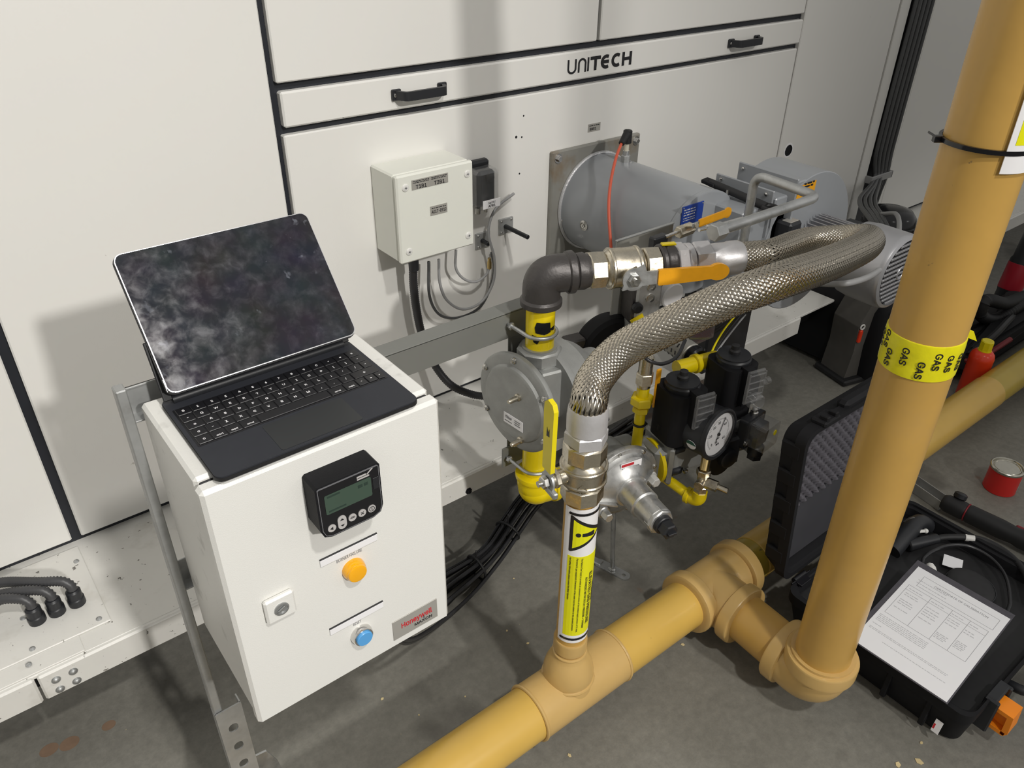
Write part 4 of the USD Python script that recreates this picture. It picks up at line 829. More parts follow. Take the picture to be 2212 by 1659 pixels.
gr = unary_union([Polygon([(.050, -.0155), (.050, .0165), (.130, .0150), (.165, .0140), (.165, -.0115), (.130, -.0135)]), affinity.scale(Point(.178, .0015).buffer(.0185, 12), 1.25, .92)]).buffer(-.003).buffer(.003)
part(bv2, 'lever_grip', ext(gr, pv + pn * .0555, pu, pw, .0095, pn), 'orange_grip')
pu_ = thing('pipe_union', 'dark coupling and pale aluminium union screwed between the brass valve and the hose', 'pipe union', tuple(E0 + ux * .26))
part(pu_, 'coupling', lathe([(.037, 0), (.0405, .003), (.0415, .009), (.0390, .012), (.0410, .016), (.0415, .028), (.0375, .034)], E0 + ux * .243, ux, 44), 'malleable_iron')
part(pu_, 'hexagon', hexp(E0 + ux * .277, E0 + ux * .302, .072, b=.003), 'union_aluminium')
part(pu_, 'ring', lathe([(.036, 0), (.0385, .002), (.0385, .012), (.036, .014)], E0 + ux * .301, ux, 40), 'union_aluminium')
part(pu_, 'tag', obox(E0 + ux * .262 + Z * .043, ux, vx_, Z, (.030, .012, .004), .0006), 'yellow_paint')

# ------------------------------------------------------------------ yellow stubs, filter, beam
FX, FY = .797, 1.087; fa = np.array([FX, FY, 0.0])
u3 = unit([.978, -.208, 0]); v3 = np.array([u3[1], -u3[0], 0]); fn = -unit([.995, .08, 0])
ys = thing('pipe_stub', 'yellow pipe stub with black torn tape, between the iron elbow and the grey filter', 'pipe', (FX, FY, .74))
part(ys, 'pipe', cyl(fa + Z * .735, fa + Z * .852, R2, n=40), 'yellow_paint')
def patch(poly, zt, th0): return wmesh(wpoly(poly, .0006, .0005), np.array([FX, FY, 0.0]), zt, R2, math.radians(th0))
part(ys, 'torn_tape', patch(unary_union([Polygon([(.010, -.012), (.012, .016), (.034, .018), (.038, .004), (.034, -.014), (.022, -.016)]), Polygon([(.030, .014), (.033, .028), (.024, .030), (.026, .018)]), Polygon([(.040, -.022), (.056, -.018), (.060, -.010), (.052, -.006), (.042, -.012)])]), .828, 10), 'black_matte')
def ubolt(zc, lab, lo=.06):
    t = thing('u_bolt', lab, 'u-bolt', (FX, FY, zc))
    pl = [(FX - .034, FY + lo, zc), (FX - .034, FY - .0, zc)] ; 
    arcp = [(FX + .0345 * math.cos(a), FY + .0345 * math.sin(a), zc) for a in np.linspace(math.pi, 2 * math.pi, 18)]
    rot = lambda P: np.array([fa[0] + (p[0] - FX) * u3[0] + (p[1] - FY) * -v3[0], fa[1] + (p[0] - FX) * u3[1] + (p[1] - FY) * -v3[1], p[2]])
    P = np.array([(FX - .0345, FY + lo, zc)] + arcp + [(FX + .0345, FY + lo, zc)])
    part(t, 'rod', tube(P, .0042, 12), 'zinc', smooth=True)
    for s_ in (-1, 1): part(t, 'nut', hexp((FX + s_ * .0345, FY + lo - .014, zc), (FX + s_ * .0345, FY + lo - .006, zc), .015), 'zinc')
ubolt(.783, 'bent steel u-bolt around the yellow stub with torn black tape', .062)
ubolt(.432, 'bent steel u-bolt around the yellow pipe just above the rounded yellow elbow', .062)
bm = thing('support_beam', 'flat grey painted steel beam running behind the yellow stub towards the white cabinet', 'beam', (.40, 1.16, .75))
part(bm, 'web', bx(.06, .842, 1.150, 1.154, .748, .809, .001), 'beam_grey'); part(bm, 'flange', bx(.06, .842, 1.150, 1.192, .806, .810, .001), 'beam_grey')
part(bm, 'link', cat(bx(.20, .24, .936, 1.150, .752, .756, .001), bx(.20, .204, .936, 1.150, .752, .80, .001)), 'beam_grey')
part(bm, 'cross_plate', cat(bx(.768, .828, 1.1545, 1.158, .40, .806, .001), bx(.824, .828, 1.155, 1.195, .40, .806, .001), bx(.75, .84, 1.149, 1.1535, .405, .46, .001)), 'beam_grey')

fl = thing('gas_filter', 'round grey cast gas filter with a bolted cover, hanging below the yellow stub', 'gas filter', (FX, FY, .51))
fc = fa + Z * .633
FR = .112
part(fl, 'body', cat(lathe([(FR + .001, -.026), (FR + .001, -.010), (FR - .003, -.004), (FR - .006, .040), (FR - .016, .052), (.080, .080), (.060, .100), (.044, .118), (.040, .150)], fc - fn * .030, -fn, 64), cyl(fa + Z * .70, fa + Z * .732, .044, n=40, b=.003), cyl(fa + Z * .52, fa + Z * .56, .042, n=40, b=.003), obox(fa + Z * .655 - v3 * -.045, u3, v3, Z, (.05, .03, .12), .004)), 'cast_aluminium')
part(fl, 'boss', cat(hexp(fa + Z * .715, fa + Z * .747, .088, b=.004, n=8, rot=.2), cyl(fa + Z * .745, fa + Z * .751, .037, n=36)), 'cast_aluminium')
part(fl, 'boss', hexp(fa + Z * .505, fa + Z * .54, .084, b=.004, n=8, rot=.2), 'cast_aluminium')
cov = part(fl, 'cover', lathe([(FR, -.004), (FR + .002, .001), (FR + .002, .008), (FR - .004, .012), (FR - .022, .0125), (FR - .026, .0175), (FR - .034, .0195), (.001, .0205)], fc + fn * .057, fn, 72), 'cast_aluminium')
fs = np.cross(fn, Z); cface = fc + fn * .057
for k in range(6):
    a = math.radians(60 * k + 28); p = cface + (Z * math.sin(a) + fs * math.cos(a)) * (FR - .008) + fn * .011
    part(cov, 'bolt', cat(lathe([(.0072, 0), (.0072, .004), (.005, .006)], p, fn, 18), lathe([(.004, .004), (.0035, .009)], p, fn, 6)), 'steel')
for da, db in ((.033, -.020), (-.083, -.030)):
    p = cface + Z * da * .9 + fs * db + fn * .018; part(cov, 'test_nipple', lathe([(.0085, 0), (.0085, .006), (.006, .008), (.0055, .026), (.0042, .030)], p, fn, 16), 'nickel_brass')
lp = cface + fn * .0206 - Z * .040 - fs * .006
plb = part(cov, 'label', obox(lp, -fs if np.dot(fs, RIGHT) < 0 else fs, Z, fn, (.060, .026, .0008), .0003), 'sign_white')
ul = -fs if np.dot(fs, RIGHT) < 0 else fs
if np.dot(np.cross(ul, Z), fn) < 0: ul = -ul
part(plb, 'lettering', cat(text('filter', .007, lp + fn * .0004 - ul * .014 + Z * .004, ul, Z, .0003, bold=True, N=fn), bars([(.004, .006, .018, .002), (.004, .001, .016, .002), (.004, -.004, .018, .002), (-.026, -.006, .022, .002)], lp + fn * .0004, ul, Z)), 'ink_grey')
ps = thing('pipe_elbow', 'bright yellow rounded pipe elbow under the grey filter', 'pipe elbow', (FX, FY, .33))
part(ps, 'pipe', cyl(fa + Z * .40, fa + Z * .51, R2, n=40), 'yellow_paint')
ec = fa + Z * .365
part(ps, 'bend', tube(fillet([ec + Z * .045, ec, ec + u3 * .055], .050, 14), .0415, 40), 'yellow_paint', smooth=50)
part(ps, 'ball', trimesh.Trimesh(trimesh.creation.icosphere(3, .0425).vertices * [1, 1, .95] + ec + u3 * .004, trimesh.creation.icosphere(3, .0425).faces, process=False), 'yellow_paint')
part(ps, 'collar', lathe([(.040, 0), (.0455, .003), (.0465, .009), (.0455, .015), (.032, .017)], ec + Z * .033, Z, 44), 'yellow_paint')
part(ps, 'collar', lathe([(.040, 0), (.0455, .003), (.0465, .009), (.0455, .015), (.032, .017)], ec + u3 * .036, u3, 44), 'yellow_paint')
part(ps, 'outlet_pipe', cyl(ec + u3 * .05, ec + u3 * .15, R2, n=32), 'yellow_paint')

# ------------------------------------------------------------------ regulator on a thin foot
rc = np.array([.982, .981, .360])
rg = thing('gas_regulator', 'polished aluminium gas regulator with round disc and spring tube ending in a black cap', 'gas regulator', (1.0, 1.05, .26))
part(rg, 'body', cat(cyl(rc - v3 * .10 - u3 * .09, rc - v3 * .10 + u3 * .09, .040, n=36, b=.004), cyl(rc - v3 * .11, rc - v3 * .01, .060, .070, n=36)), 'cast_aluminium')
part(rg, 'disc', lathe([(.094, -.014), (.096, -.010), (.096, .0), (.094, .003), (.084, .004), (.081, .009), (.079, .014), (.060, .022), (.046, .034), (.043, .040)], rc, v3, 72), 'polished_aluminium')
for k in range(8):
    a = math.radians(45 * k + 12); p = rc + (Z * math.sin(a) + u3 * math.cos(a)) * .0895 + v3 * .003
    part(rg, 'screw', lathe([(.0048, 0), (.0048, .003), (.003, .004)], p, v3, 12), 'steel')
part(rg, 'spring_tube', lathe([(.042, 0), (.0375, .006), (.0365, .012), (.0365, .062), (.033, .066), (.032, .105), (.032, .118)], rc + v3 * .032, v3, 44), 'polished_aluminium')
part(rg, 'hexagon_collar', hexp(rc + v3 * .135, rc + v3 * .160, .060, b=.003, n=8), 'polished_aluminium')
part(rg, 'adjusting_cap', cat(cyl(rc + v3 * .158, rc + v3 * .172, .023, n=28, b=.002), hexp(rc + v3 * .170, rc + v3 * .196, .034, b=.003), obox(rc + v3 * .199, u3, Z, v3, (.022, .007, .010), .001)), 'black_plastic')
for sx, sz, cl in ((-.060, -.058, 'polished_aluminium'), (.066, .004, 'white_plastic')):
    p = rc + u3 * sx + Z * sz + v3 * .004; part(rg, 'side_plug', cat(cyl(p, p + v3 * .020, .0165, n=24, b=.002), hexp(p + v3 * .020, p + v3 * .042, .022, b=.002)), cl if cl == 'white_plastic' else 'polished_aluminium')
for sx in (-.062, .052): part(rg, 'rib', ext(Polygon([(0, 0), (.050, 0), (.006, .03)]), rc + u3 * sx * .55 + v3 * .016 + Z * (.018 if sx > 0 else -.03), u3 * np.sign(sx), v3, .004, Z), 'polished_aluminium')
lp = rc + v3 * .0205 + Z * .058 + u3 * .004; tl = unit(Z * .80 + v3 * -.30 * 0); 
lb = part(rg, 'label', obox(lp, u3, Z, v3, (.058, .030, .0012), .0003), 'sign_white')
part(lb, 'red_heading', obox(lp + v3 * .0008 + Z * .009 - u3 * .010, u3, Z, v3, (.034, .007, .0006), 0), 'ink_red')
part(lb, 'lettering', bars(print_rows(-.026, .026, [.000, -.005, -.010], .0028, 31), lp + v3 * .0008, -u3 if np.dot(np.cross(u3, Z), v3) < 0 else u3, Z), 'ink_grey')
rs = thing('regulator_foot', 'thin steel rod with a flat drilled foot standing on the floor below the regulator', 'support foot', (1.028, 1.023, 0))
part(rs, 'rod', cyl((1.028, 1.023, .006), (1.012, 1.035, .335), .0062, n=16), 'zinc')
fd = unit([.26, -.97, 0]); 
part(rs, 'foot', ext(unary_union([LineString([(-.038, 0), (.038, 0)]).buffer(.015)]).difference(Point(.036, 0).buffer(.005)), (1.028, 1.023, .0), fd, np.cross(Z, fd), .005), 'zinc')
part(rs, 'nut', cat(hexp((1.028, 1.023, .005), (1.028, 1.023, .014), .020), obox(np.array([1.028, 1.023, .004]) - fd * .05 , fd, np.cross(Z, fd), Z, (.035, .02, .008), .002)), 'zinc')

# ------------------------------------------------------------------ double solenoid valve with black coils
dvb = np.array([1.20, .985, .36])
sv2 = thing('solenoid_valve', 'cast gas valve block with two black coils and clear terminal covers', 'solenoid valve', (1.24, .98, .30))
part(sv2, 'block', cat(obox(dvb + u3 * .04, u3, v3, Z, (.30, .085, .095), .014), obox(dvb + u3 * -.075 + Z * .0, u3, v3, Z, (.016, .12, .115), .010), obox(dvb + u3 * .19, u3, v3, Z, (.016, .115, .11), .010)), 'cast_aluminium')
part(sv2, 'inlet_pipe', cyl(rc - v3 * .09 + u3 * .08, dvb - u3 * .06, .034, n=28), 'cast_aluminium')
part(sv2, 'yellow_ring', cat(lathe([(.060, 0), (.060, .010), (.042, .012)], dvb - u3 * .100 - Z * .01, u3, 36)), 'yellow_paint')
for a, b_ in ((.040, .038), (.040, -.030), (-.040, .038), (-.040, -.038)):
    p = dvb - u3 * .084 + v3 * a + Z * b_; part(sv2, 'bolt_cap', cat(cyl(p + u3 * .020, p + u3 * .05, .0115, n=18, b=.002), cyl(p + u3 * .05, p + u3 * .056, .006, n=6)), 'black_plastic')
    p2 = dvb + v3 * .043 + u3 * (.02 + a) + Z * b_; part(sv2, 'screw', lathe([(.007, 0), (.007, .005), (.004, .006), (.004, .003)], p2, v3, 14), 'steel')
for k, (c_xy, zb, zt_) in enumerate((((1.153, .980), .425, .600), ((1.318, .965), .440, .620))):
    c = np.array([c_xy[0], c_xy[1], 0]); sgk = .0
    cl_ = part(sv2, 'coil', cat(ext(rrect(-.049, -.049, .049, .049, .022), c + Z * zb, u3, v3, (zt_ - zb) * .80, Z), lathe([(.0505, 0), (.050, .02)], c + Z * (zb + .02), Z, 36)), 'black_matte')
    part(cl_, 'cap', lathe([(.043, 0), (.043, .010), (.040, .014), (.040, .018), (.020, .021)], c + Z * (zb + (zt_ - zb) * .80), Z, 36), 'black_plastic')
    part(cl_, 'knob', cat(lathe([(.014, 0), (.014, .012), (.010, .016), (.010, .026), (.006, .028)], c + Z * (zb + (zt_ - zb) * .80 + .016), Z, 16)), 'black_rubber')
    hx = c + v3 * .038 + u3 * .012 + Z * (zb + (.104 if k == 0 else .100))
    part(cl_, 'terminal_box', ext(Polygon([(-.022, -.052), (.022, -.052), (.022, .020), (.002, .050), (-.022, .050)]), hx - v3 * .030 , u3, Z, .058, v3), 'black_matte')
    part(cl_, 'clear_cover', obox(hx + v3 * .034 + Z * .006, u3, v3, Z, (.054, .010, .094), .004), 'clear_plastic')
    fr = hx + v3 * .0405 + Z * .006
    part(cl_, 'cover_ribs', cat([obox(fr + Z * q, u3, v3, Z, (.046, .003, .004), .001) for q in (-.038, -.020, -.002, .016, .036)] + [obox(fr + u3 * q, u3, v3, Z, (.004, .003, .084), .001) for q in (-.024, .024)]), 'clear_plastic')
    if k == 1: part(cl_, 'plug', cat(cyl(fr + Z * .012 + u3 * .026, fr + Z * .012 + u3 * .038, .009, n=14), lathe([(.022, 0), (.022, .016), (.018, .020)], fr - Z * .035 + u3 * .0, v3, 22)), 'clear_plastic')
part(sv2, 'side_flange', cat(ext(unary_union([LineString([(0, -.035), (0, .035)]).buffer(.034)]), dvb + u3 * .075 + v3 * .052, u3, Z, .012, v3)), 'black_plastic')
part(sv2, 'side_plate', cat(obox(dvb + u3 * .10 + v3 * .062, u3, Z, v3, (.055, .085, .020), .006), lathe([(.026, 0), (.026, .022), (.02, .026)], dvb + u3 * .085 + v3 * .06 - Z * .01, v3, 28)), 'black_plastic')

# pressure switch with clear cover and yellow dot
pc = at(1640, 935, y=.87)
sw2 = thing('pressure_switch', 'black gas pressure switch with clear cover and yellow dot, right of the dial gauge', 'pressure switch', tuple(pc))
tU, tN = unit([.99, .10, 0]), unit([.10, -.99, 0])
part(sw2, 'base', ext(rrect(-.045, -.040, .040, .046, .010), pc - tN * .035, tU, Z, .022, tN), 'black_plastic')
part(sw2, 'body', ext(Polygon([(-.030, -.028), (.020, -.030), (.026, .000), (.016, .032), (-.030, .034)]), pc - tN * .014, tU, Z, .026, tN), 'black_gloss')
part(sw2, 'clear_cover', ext(rrect(-.034, -.032, .036, .038, .008), pc - tN * .013, tU, Z, .046, tN), 'clear_plastic')
part(sw2, 'yellow_dot', cyl(pc + tN * .0335 + tU * .014 + Z * .012, pc + tN * .0345 + tU * .014 + Z * .012, .0075, n=20), 'yellow_grip')
part(sw2, 'cable_gland', cat(cyl(pc - Z * .036 - tN * .0, pc - Z * .066, .020, n=20, b=.003), hexp(pc - Z * .060, pc - Z * .078, .034, b=.002)), 'black_plastic')
part(sw2, 'screw', lathe([(.0075, 0), (.0075, .004), (.004, .005), (.004, .002)], pc - tN * .013 - tU * .039 - Z * .020, tN, 14), 'steel')
part(sw2, 'top_nipple', cat(lathe([(.010, 0), (.010, .006), (.007, .008), (.007, .016), (.004, .018)], pc + Z * .046 - tN * .024, Z, 14)), 'steel')
part(sw2, 'mounting', cyl(pc - tN * .034, pc - tN * .10, .020, n=18), 'cast_aluminium')

# impulse pipe with elbow, needle valve and dial gauge
i0, i1 = at(1403, 1008, z=.30), at(1492, 1072, z=.272)
ip = thing('impulse_pipe', 'thin yellow pipe with a small elbow leading to the dial gauge', 'pipe', tuple(i1))
part(ip, 'pipe', cyl(i0, i1, .0132, n=24), 'yellow_paint')
di = unit((i1 - i0) * [1, 1, 0])
part(ip, 'elbow', tube(fillet([i1 - di * .012, i1 + di * .022, i1 + di * .022 + Z * .030], .022, 10), .0185, 24), 'yellow_paint', smooth=50)
part(ip, 'collar', lathe([(.017, 0), (.0215, .002), (.0215, .012), (.017, .014)], i1 - di * .014, di, 28), 'yellow_paint')
g0 = i1 + di * .022 + Z * .022
nv = thing('needle_valve', 'small nickel-plated valve with side spouts under the dial gauge', 'valve', tuple(g0))
part(nv, 'body', cat(hexp(g0, g0 + Z * .026, .030, b=.002), cyl(g0 + Z * .024, g0 + Z * .062, .0125, n=24), hexp(g0 + Z * .058, g0 + Z * .076, .031, b=.002, rot=.4), cyl(g0 + Z * .040 - unit([1, .4, 0]) * .026, g0 + Z * .040 + unit([1, .4, 0]) * .01, .012, n=20, b=.001)), 'nickel_brass')
sd_ = unit(np.array([.35, -.93, -.05]))
part(nv, 'spout', cat(hexp(g0 + Z * .040, g0 + Z * .040 + sd_ * .040, .026, b=.002, n=8), cyl(g0 + Z * .04 + sd_ * .038, g0 + Z * .04 + sd_ * .066, .0075, n=16, b=.001)), 'nickel_brass')
gg = thing('pressure_gauge', 'round black pressure gauge with a white dial and thin needle', 'pressure gauge', tuple(g0 + Z * .075))
gn = unit(np.array([.06, -.99, .06])); GR = .064
gc = at(1550, 937, d=float(np.dot(g0 + Z * .14 - CAM, FWD))) ; gc = gc
part(gg, 'stem', cyl(g0 + Z * .073, gc - gn * .018 - Z * .04, .011, n=18), 'brass')
gU = unit(np.cross(Z, gn)); gV = np.cross(gn, gU)
part(gg, 'case', lathe([(GR - .004, -.066), (GR, -.062), (GR, -.004), (GR + .003, -.002), (GR + .003, .006), (GR - .002, .009), (GR - .007, .007), (GR - .008, .001)], gc, gn, 64), 'black_plastic')
da = part(gg, 'dial', lathe([(GR - .0075, 0), (GR - .0075, .0018)], gc, gn, 56), 'sign_white')
def pol(deg, r): return gc + (gU * math.cos(math.radians(deg)) + gV * math.sin(math.radians(deg))) * r
ticks = [obox(pol(d, .0405) + gn * .0020, (pol(d, 1) - gc), np.cross(gn, pol(d, 1) - gc), gn, (.005 if k % 5 == 0 else .003, .0007, .0004), 0) for k, d in enumerate(np.linspace(225, -45, 51))]
nums = [text(s_, .0062, pol(d, .031) + gn * .0018, gU, gV, .0004, bold=True) for s_, d in (('0', 222), ('10', 168), ('20', 126), ('30', 90), ('40', 36), ('60', -40))]
part(da, 'scale', cat(ticks + nums + [text('mbar', .0045, gc - gV * .012 + gn * .0018, gU, gV, .0004), text('1.6', .005, gc - gV * .022 - gU * .005 + gn * .0018, gU, gV, .0004, bold=True)]), 'ink_black')
part(da, 'emblem', cat([ext(Point(0, 0).buffer(.0028, 5), gc - gV * .029 + gU * q + gn * .0018, gU, gV, .0004, gn) for q in (-.003, .004)]), 'ink_black')
nd = unit(pol(62, 1) - gc)
part(gg, 'needle', cat(obox(gc + nd * .012 + gn * .0042, nd, np.cross(gn, nd), gn, (.066, .0022, .0008), .0003), cyl(gc + gn * .002, gc + gn * .006, .0040, n=14)), 'ink_black')
part(gg, 'glass', lathe([(GR - .0072, .0064), (GR - .0072, .0072)], gc, gn, 48), 'gauge_glass')
sp = gc - gn * .028; sdir = unit(RIGHT * -.78 * [1, 1, 0] + (CAM - gc) * [1, 1, 0] * .25 - Z * .25); sdir = unit(sdir - gn * np.dot(sdir, gn))
sk = part(gg, 'sticker', ext(Point(0, 0).buffer(.0135, 10), sp + sdir * (GR + .0002) - gn * 0, gn, np.cross(sdir, gn), .0008, sdir), 'sign_white')
part(sk, 'green_half', ext(Point(0, 0).buffer(.0135, 10).intersection(sbox(-.02, -.02, .02, -.001) if np.cross(sdir, gn)[2] < 0 else sbox(-.02, .001, .02, .02)), sp + sdir * (GR + .001), gn, np.cross(sdir, gn), .0004, sdir), 'green_print')

# thin vertical yellow pipe with union
tv0 = at(1372, 985, z=.36)
vp = thing('impulse_pipe', 'thin yellow upright pipe with a union, behind the curve of the braided hose', 'pipe', tuple(tv0))
part(vp, 'pipe', cyl(tv0, tv0 + Z * .155, .0132, n=24), 'yellow_paint')
part(vp, 'union', cat(hexp(tv0 + Z * .135, tv0 + Z * .150, .036, b=.002), hexp(tv0 + Z * .156, tv0 + Z * .180, .048, b=.003), cyl(tv0 + Z * .178, tv0 + Z * .21, .015, n=20)), 'yellow_paint')
part(vp, 'upper_fitting', cat(cyl(tv0 + Z * .205, tv0 + Z * .29, .0165, n=24, b=.002), hexp(tv0 + Z * .215, tv0 + Z * .245, .036)), 'nickel_brass')
part(vp, 'tie', ringm(tv0 + Z * .10, Z, .0150, .0028, 24, 6), 'black_rubber')
oh = tv0 + u3 * .040 - v3 * .0
part(vp, 'orange_lever', obox(oh + Z * .190, u3, v3, Z, (.015, .006, .11), .003), 'orange_grip')

# servo block, actuators, drum, control box deeper in the train
sb = at(1388, 640, y=1.15)
ab = thing('actuator_block', 'small silver block with black-headed bolts below the orange lever of the brass valve', 'actuator', tuple(sb))
bU, bN = unit([.93, -.37, 0]), unit([-.37, -.93, 0])
part(ab, 'block', obox(sb, bU, Z, bN, (.066, .105, .07), .006), 'polished_aluminium')
part(ab, 'plate', obox(sb - bU * .035 + Z * .0, bU, Z, bN, (.012, .11, .06), .002), 'malleable_iron')
for a, b_ in ((-.030, -.008), (.024, -.042), (-.030, -.065)):
    p = sb + bU * a + Z * b_ + bN * .034; part(ab, 'bolt_cap', lathe([(.013, 0), (.013, .010), (.009, .014), (.005, .0145)], p, bN, 18), 'black_plastic'); 
for b_ in (.012, .042): part(ab, 'screw', lathe([(.012, 0), (.011, .003), (.006, .0035), (.005, .001)], sb + bU * .002 + Z * b_ + bN * .035, bN, 18), 'steel')
part(ab, 'tag', obox(sb - bU * .026 - Z * .040 + bN * .036, unit(bU + Z * .5), unit(Z - bU * .5), bN, (.034, .014, .003), .0005), 'yellow_paint')
part(ab, 'lower_neck', cat(cyl(sb - Z * .05 - bU * .01, sb - Z * .15 - bU * .02, .028, n=24), hexp(sb - Z * .10 - bU * .01, sb - Z * .13 - bU * .015, .06)), 'cast_aluminium')
def capsule(px, y, lab, L=.085, r=.030, cap=True):
    c = at(*px, y=y); d = unit([-.12, -.99, -.05])
    t = thing('valve_actuator', lab, 'actuator', tuple(c))
    part(t, 'cylinder', cyl(c - d * L, c, r, n=32, b=.003), 'sign_white' if not cap else 'label_silver')
    part(t, 'lettering', cat([wmesh_band(c - d * L * f, d, r + .0004, a0) for f, a0 in ((.30, 20), (.45, 20), (.62, 20), (.78, 20))]), 'ink_black')
    if cap: part(t, 'end_cap', cat(cyl(c, c + d * .026, r + .001, n=32, b=.005), obox(c + d * .027, X, Z, Y, (.012, .012, .004), .001)), 'black_gloss')
    else: part(t, 'end_cap', cyl(c - d * (L + .02), c - d * L, r + .003, n=32, b=.003), 'black_plastic')
def wmesh_band(p, d, r, a0):
    x, y = perp(d); out = []
    for k in range(9):
        a = math.radians(40 * k + a0); ra = math.cos(a) * x + math.sin(a) * y
        out.append(obox(p + ra * r, d, np.cross(ra, d), ra, (.0035, r * .34, .0006), 0))
    return cat(out)
capsule((1494, 767), 1.08, 'silver actuator cylinder with a glossy black end cap under the braided hose', .095, .031)
capsule((1455, 640), 1.15, 'white labelled actuator cylinder half hidden under the upper hose strand', .075, .034, False)
dd = at(1312, 748, y=1.20)
dm = thing('damper_drum', 'matt black round drum behind the grey filter, half hidden by the hose', 'drum', tuple(dd))
part(dm, 'drum', lathe([(.070, -.03), (.084, -.024), (.088, -.012), (.088, .020), (.080, .030), (.05, .036)], dd, v3, 56), 'black_matte')
part(dm, 'hub', cat(cyl(dd + v3 * .034, dd + v3 * .06, .026, n=28, b=.003), cyl(dd - u3 * .17, dd - u3 * .06, .030, n=24)), 'cast_aluminium')
part(dm, 'lug', obox(dd - u3 * .10 + Z * .02, u3, v3, Z, (.05, .04, .06), .004), 'malleable_iron')
cbp = at(1560, 700, y=1.25)
cbx = thing('terminal_box', 'black electrical box with three wires running into it, under the braided hose', 'terminal box', tuple(cbp))
part(cbx, 'box', bx(cbp[0] - .10, cbp[0] + .10, 1.22, 1.33, cbp[2] - .13, cbp[2] + .12, .006), 'black_plastic')
q = at(1505, 712, y=1.15)
part(cbx, 'clear_lid', bx(q[0] - .075, q[0] + .055, 1.13, 1.18, q[2] - .035, q[2] + .045, .004), 'clear_plastic'); part(cbx, 'inner_block', bx(q[0] - .070, q[0] + .050, 1.135, 1.22, q[2] - .030, q[2] + .040, .004), 'black_matte')
for k, (m_, dxp) in enumerate((('yellow_grip', 0), ('cable_black', 10), ('cable_grey', 20))):
    P = spline([at(1590 + dxp, 680, y=1.205), at(1567 + dxp, 708, y=1.17), at(1548 + dxp * .8, 738, y=1.12), at(1535 + dxp * .5, 765, y=1.08)], .01)
    solo('wire', tube(P, .0030, 8), m_, ('thin yellow-green wire slanting into the black terminal box', 'thin black wire between the yellow-green and the grey wire', 'thin grey wire slanting beside the black terminal box, rightmost of three')[k], 'wire', tuple(P[0]), smooth=True)
yo = at(1508, 795, y=1.02)
yp = thing('pipe_stub', 'short yellow pipe with a raised collar between the two black coils', 'pipe', tuple(yo))
part(yp, 'pipe', cyl(yo - u3 * .05 - v3 * .02, yo + u3 * .07 - v3 * .02, .020, n=28), 'yellow_paint'); part(yp, 'collar', lathe([(.020, 0), (.0245, .003), (.0245, .014), (.020, .017)], yo - v3 * .02, u3, 32), 'yellow_paint')
P = spline([at(1380, 752, y=1.0), at(1400, 778, y=.96), at(1430, 786, y=.95), at(1462, 770, y=.97), at(1480, 735, y=1.02)], .008)
solo('wire', tube(P, .0042, 8), 'cable_black', 'black wire bowing in front of the upright coil under the hose', 'wire', tuple(P[0]), smooth=True)

# cable bundle on the floor
rng = np.random.default_rng(3)
cl = [np.array([.24, .86, .60]), np.array([.33, .98, .30]), np.array([.46, 1.13, .10]), np.array([.63, 1.205, .035]), np.array([.78, 1.240, .032]), np.array([.885, 1.285, .045]), np.array([.96, 1.30, .085]), np.array([1.02, 1.27, .15]), np.array([1.10, 1.20, .25]), np.array([1.20, 1.14, .34])]
for k in range(14):
    a = 2 * math.pi * k / 14 + .3 * rng.random(); rr = .012 + .014 * (k % 3 > 0)
    P = spline([c + np.array([math.cos(a) * rr * -.6, math.cos(a) * rr * 1.1, math.sin(a) * rr * .8]) * (1.7 if i in (2, 3) else 1.0) for i, c in enumerate(cl)], .02)
    P[:, 2] = np.maximum(P[:, 2], .0055)
    solo('control_cable', tube(P, .0048, 8), 'cable_black', 'thin black cable of the bundle lying on the floor behind the white cabinet', 'cable', tuple(P[40]), smooth=True, group='cables bundled behind the cabinet')
for px, py, lab in ((1118, 1142, 'black tie around the cable bundle, close under the yellow elbow'), (1052, 1240, 'black tie around the cable bundle, on the floor by the bend')):
    c = at(px, py, z=.05); i = np.argmin([np.linalg.norm(c - q) for q in P]); ax = P[min(i + 1, len(P) - 1)] - P[i - 1]; ctr = np.array([np.interp(P[i][0], [q[0] for q in cl], [q[k] for q in cl]) for k in range(3)])
    t = thing('cable_tie', lab, 'cable tie', tuple(ctr)); part(t, 'strap', ringm(ctr, ax, .036, .0035, 32, 6), 'black_rubber'); part(t, 'tail', obox(ctr + Z * .045 - unit(ax) * .0, unit(_h + Z * .6), Z, RIGHT, (.006, .03, .004), .001), 'black_rubber')
# ------------------------------------------------------------------ open instrument case on the floor
def loft(loops):
    n = len(loops[0]); V = np.concatenate(loops); F = []; i = np.arange(n); j = (i + 1) % n
    for k in range(len(loops) - 1):
        A, B = k * n, (k + 1) * n; F += [np.stack([A + i, A + j, B + j], 1), np.stack([A + i, B + j, B + i], 1)]
    V = np.vstack([V, loops[0].mean(0), loops[-1].mean(0)]); c0, c1 = len(V) - 2, len(V) - 1; e = (len(loops) - 1) * n
    F += [np.stack([np.full(n, c0), j, i], 1), np.stack([np.full(n, c1), e + i, e + j], 1)]
    return T(V, np.concatenate(F))
def rl(x0, y0, x1, y1, r): return np.array(rrect(x0, y0, x1, y1, r, 5).exterior.coords)[:-1]
def lp3(xy, O, U, V, N, n_): return np.asarray(O) + xy[:, :1] * U + xy[:, 1:2] * V + N * n_
O_ = np.zeros(3)
kx0_, kx1_, ky0_, ky1_, kzr = 1.217, 1.775, .188, .636, .132
ks = thing('instrument_case', 'open black hard-shell instrument case on the floor with its lid standing up', 'case', (1.5, .41, 0))
def L3(d, z, r=.03): return lp3(rl(kx0_ + d, ky0_ + d * .4, kx1_ - d, ky1_ - d * .4, r), O_, X, Y, Z, z)
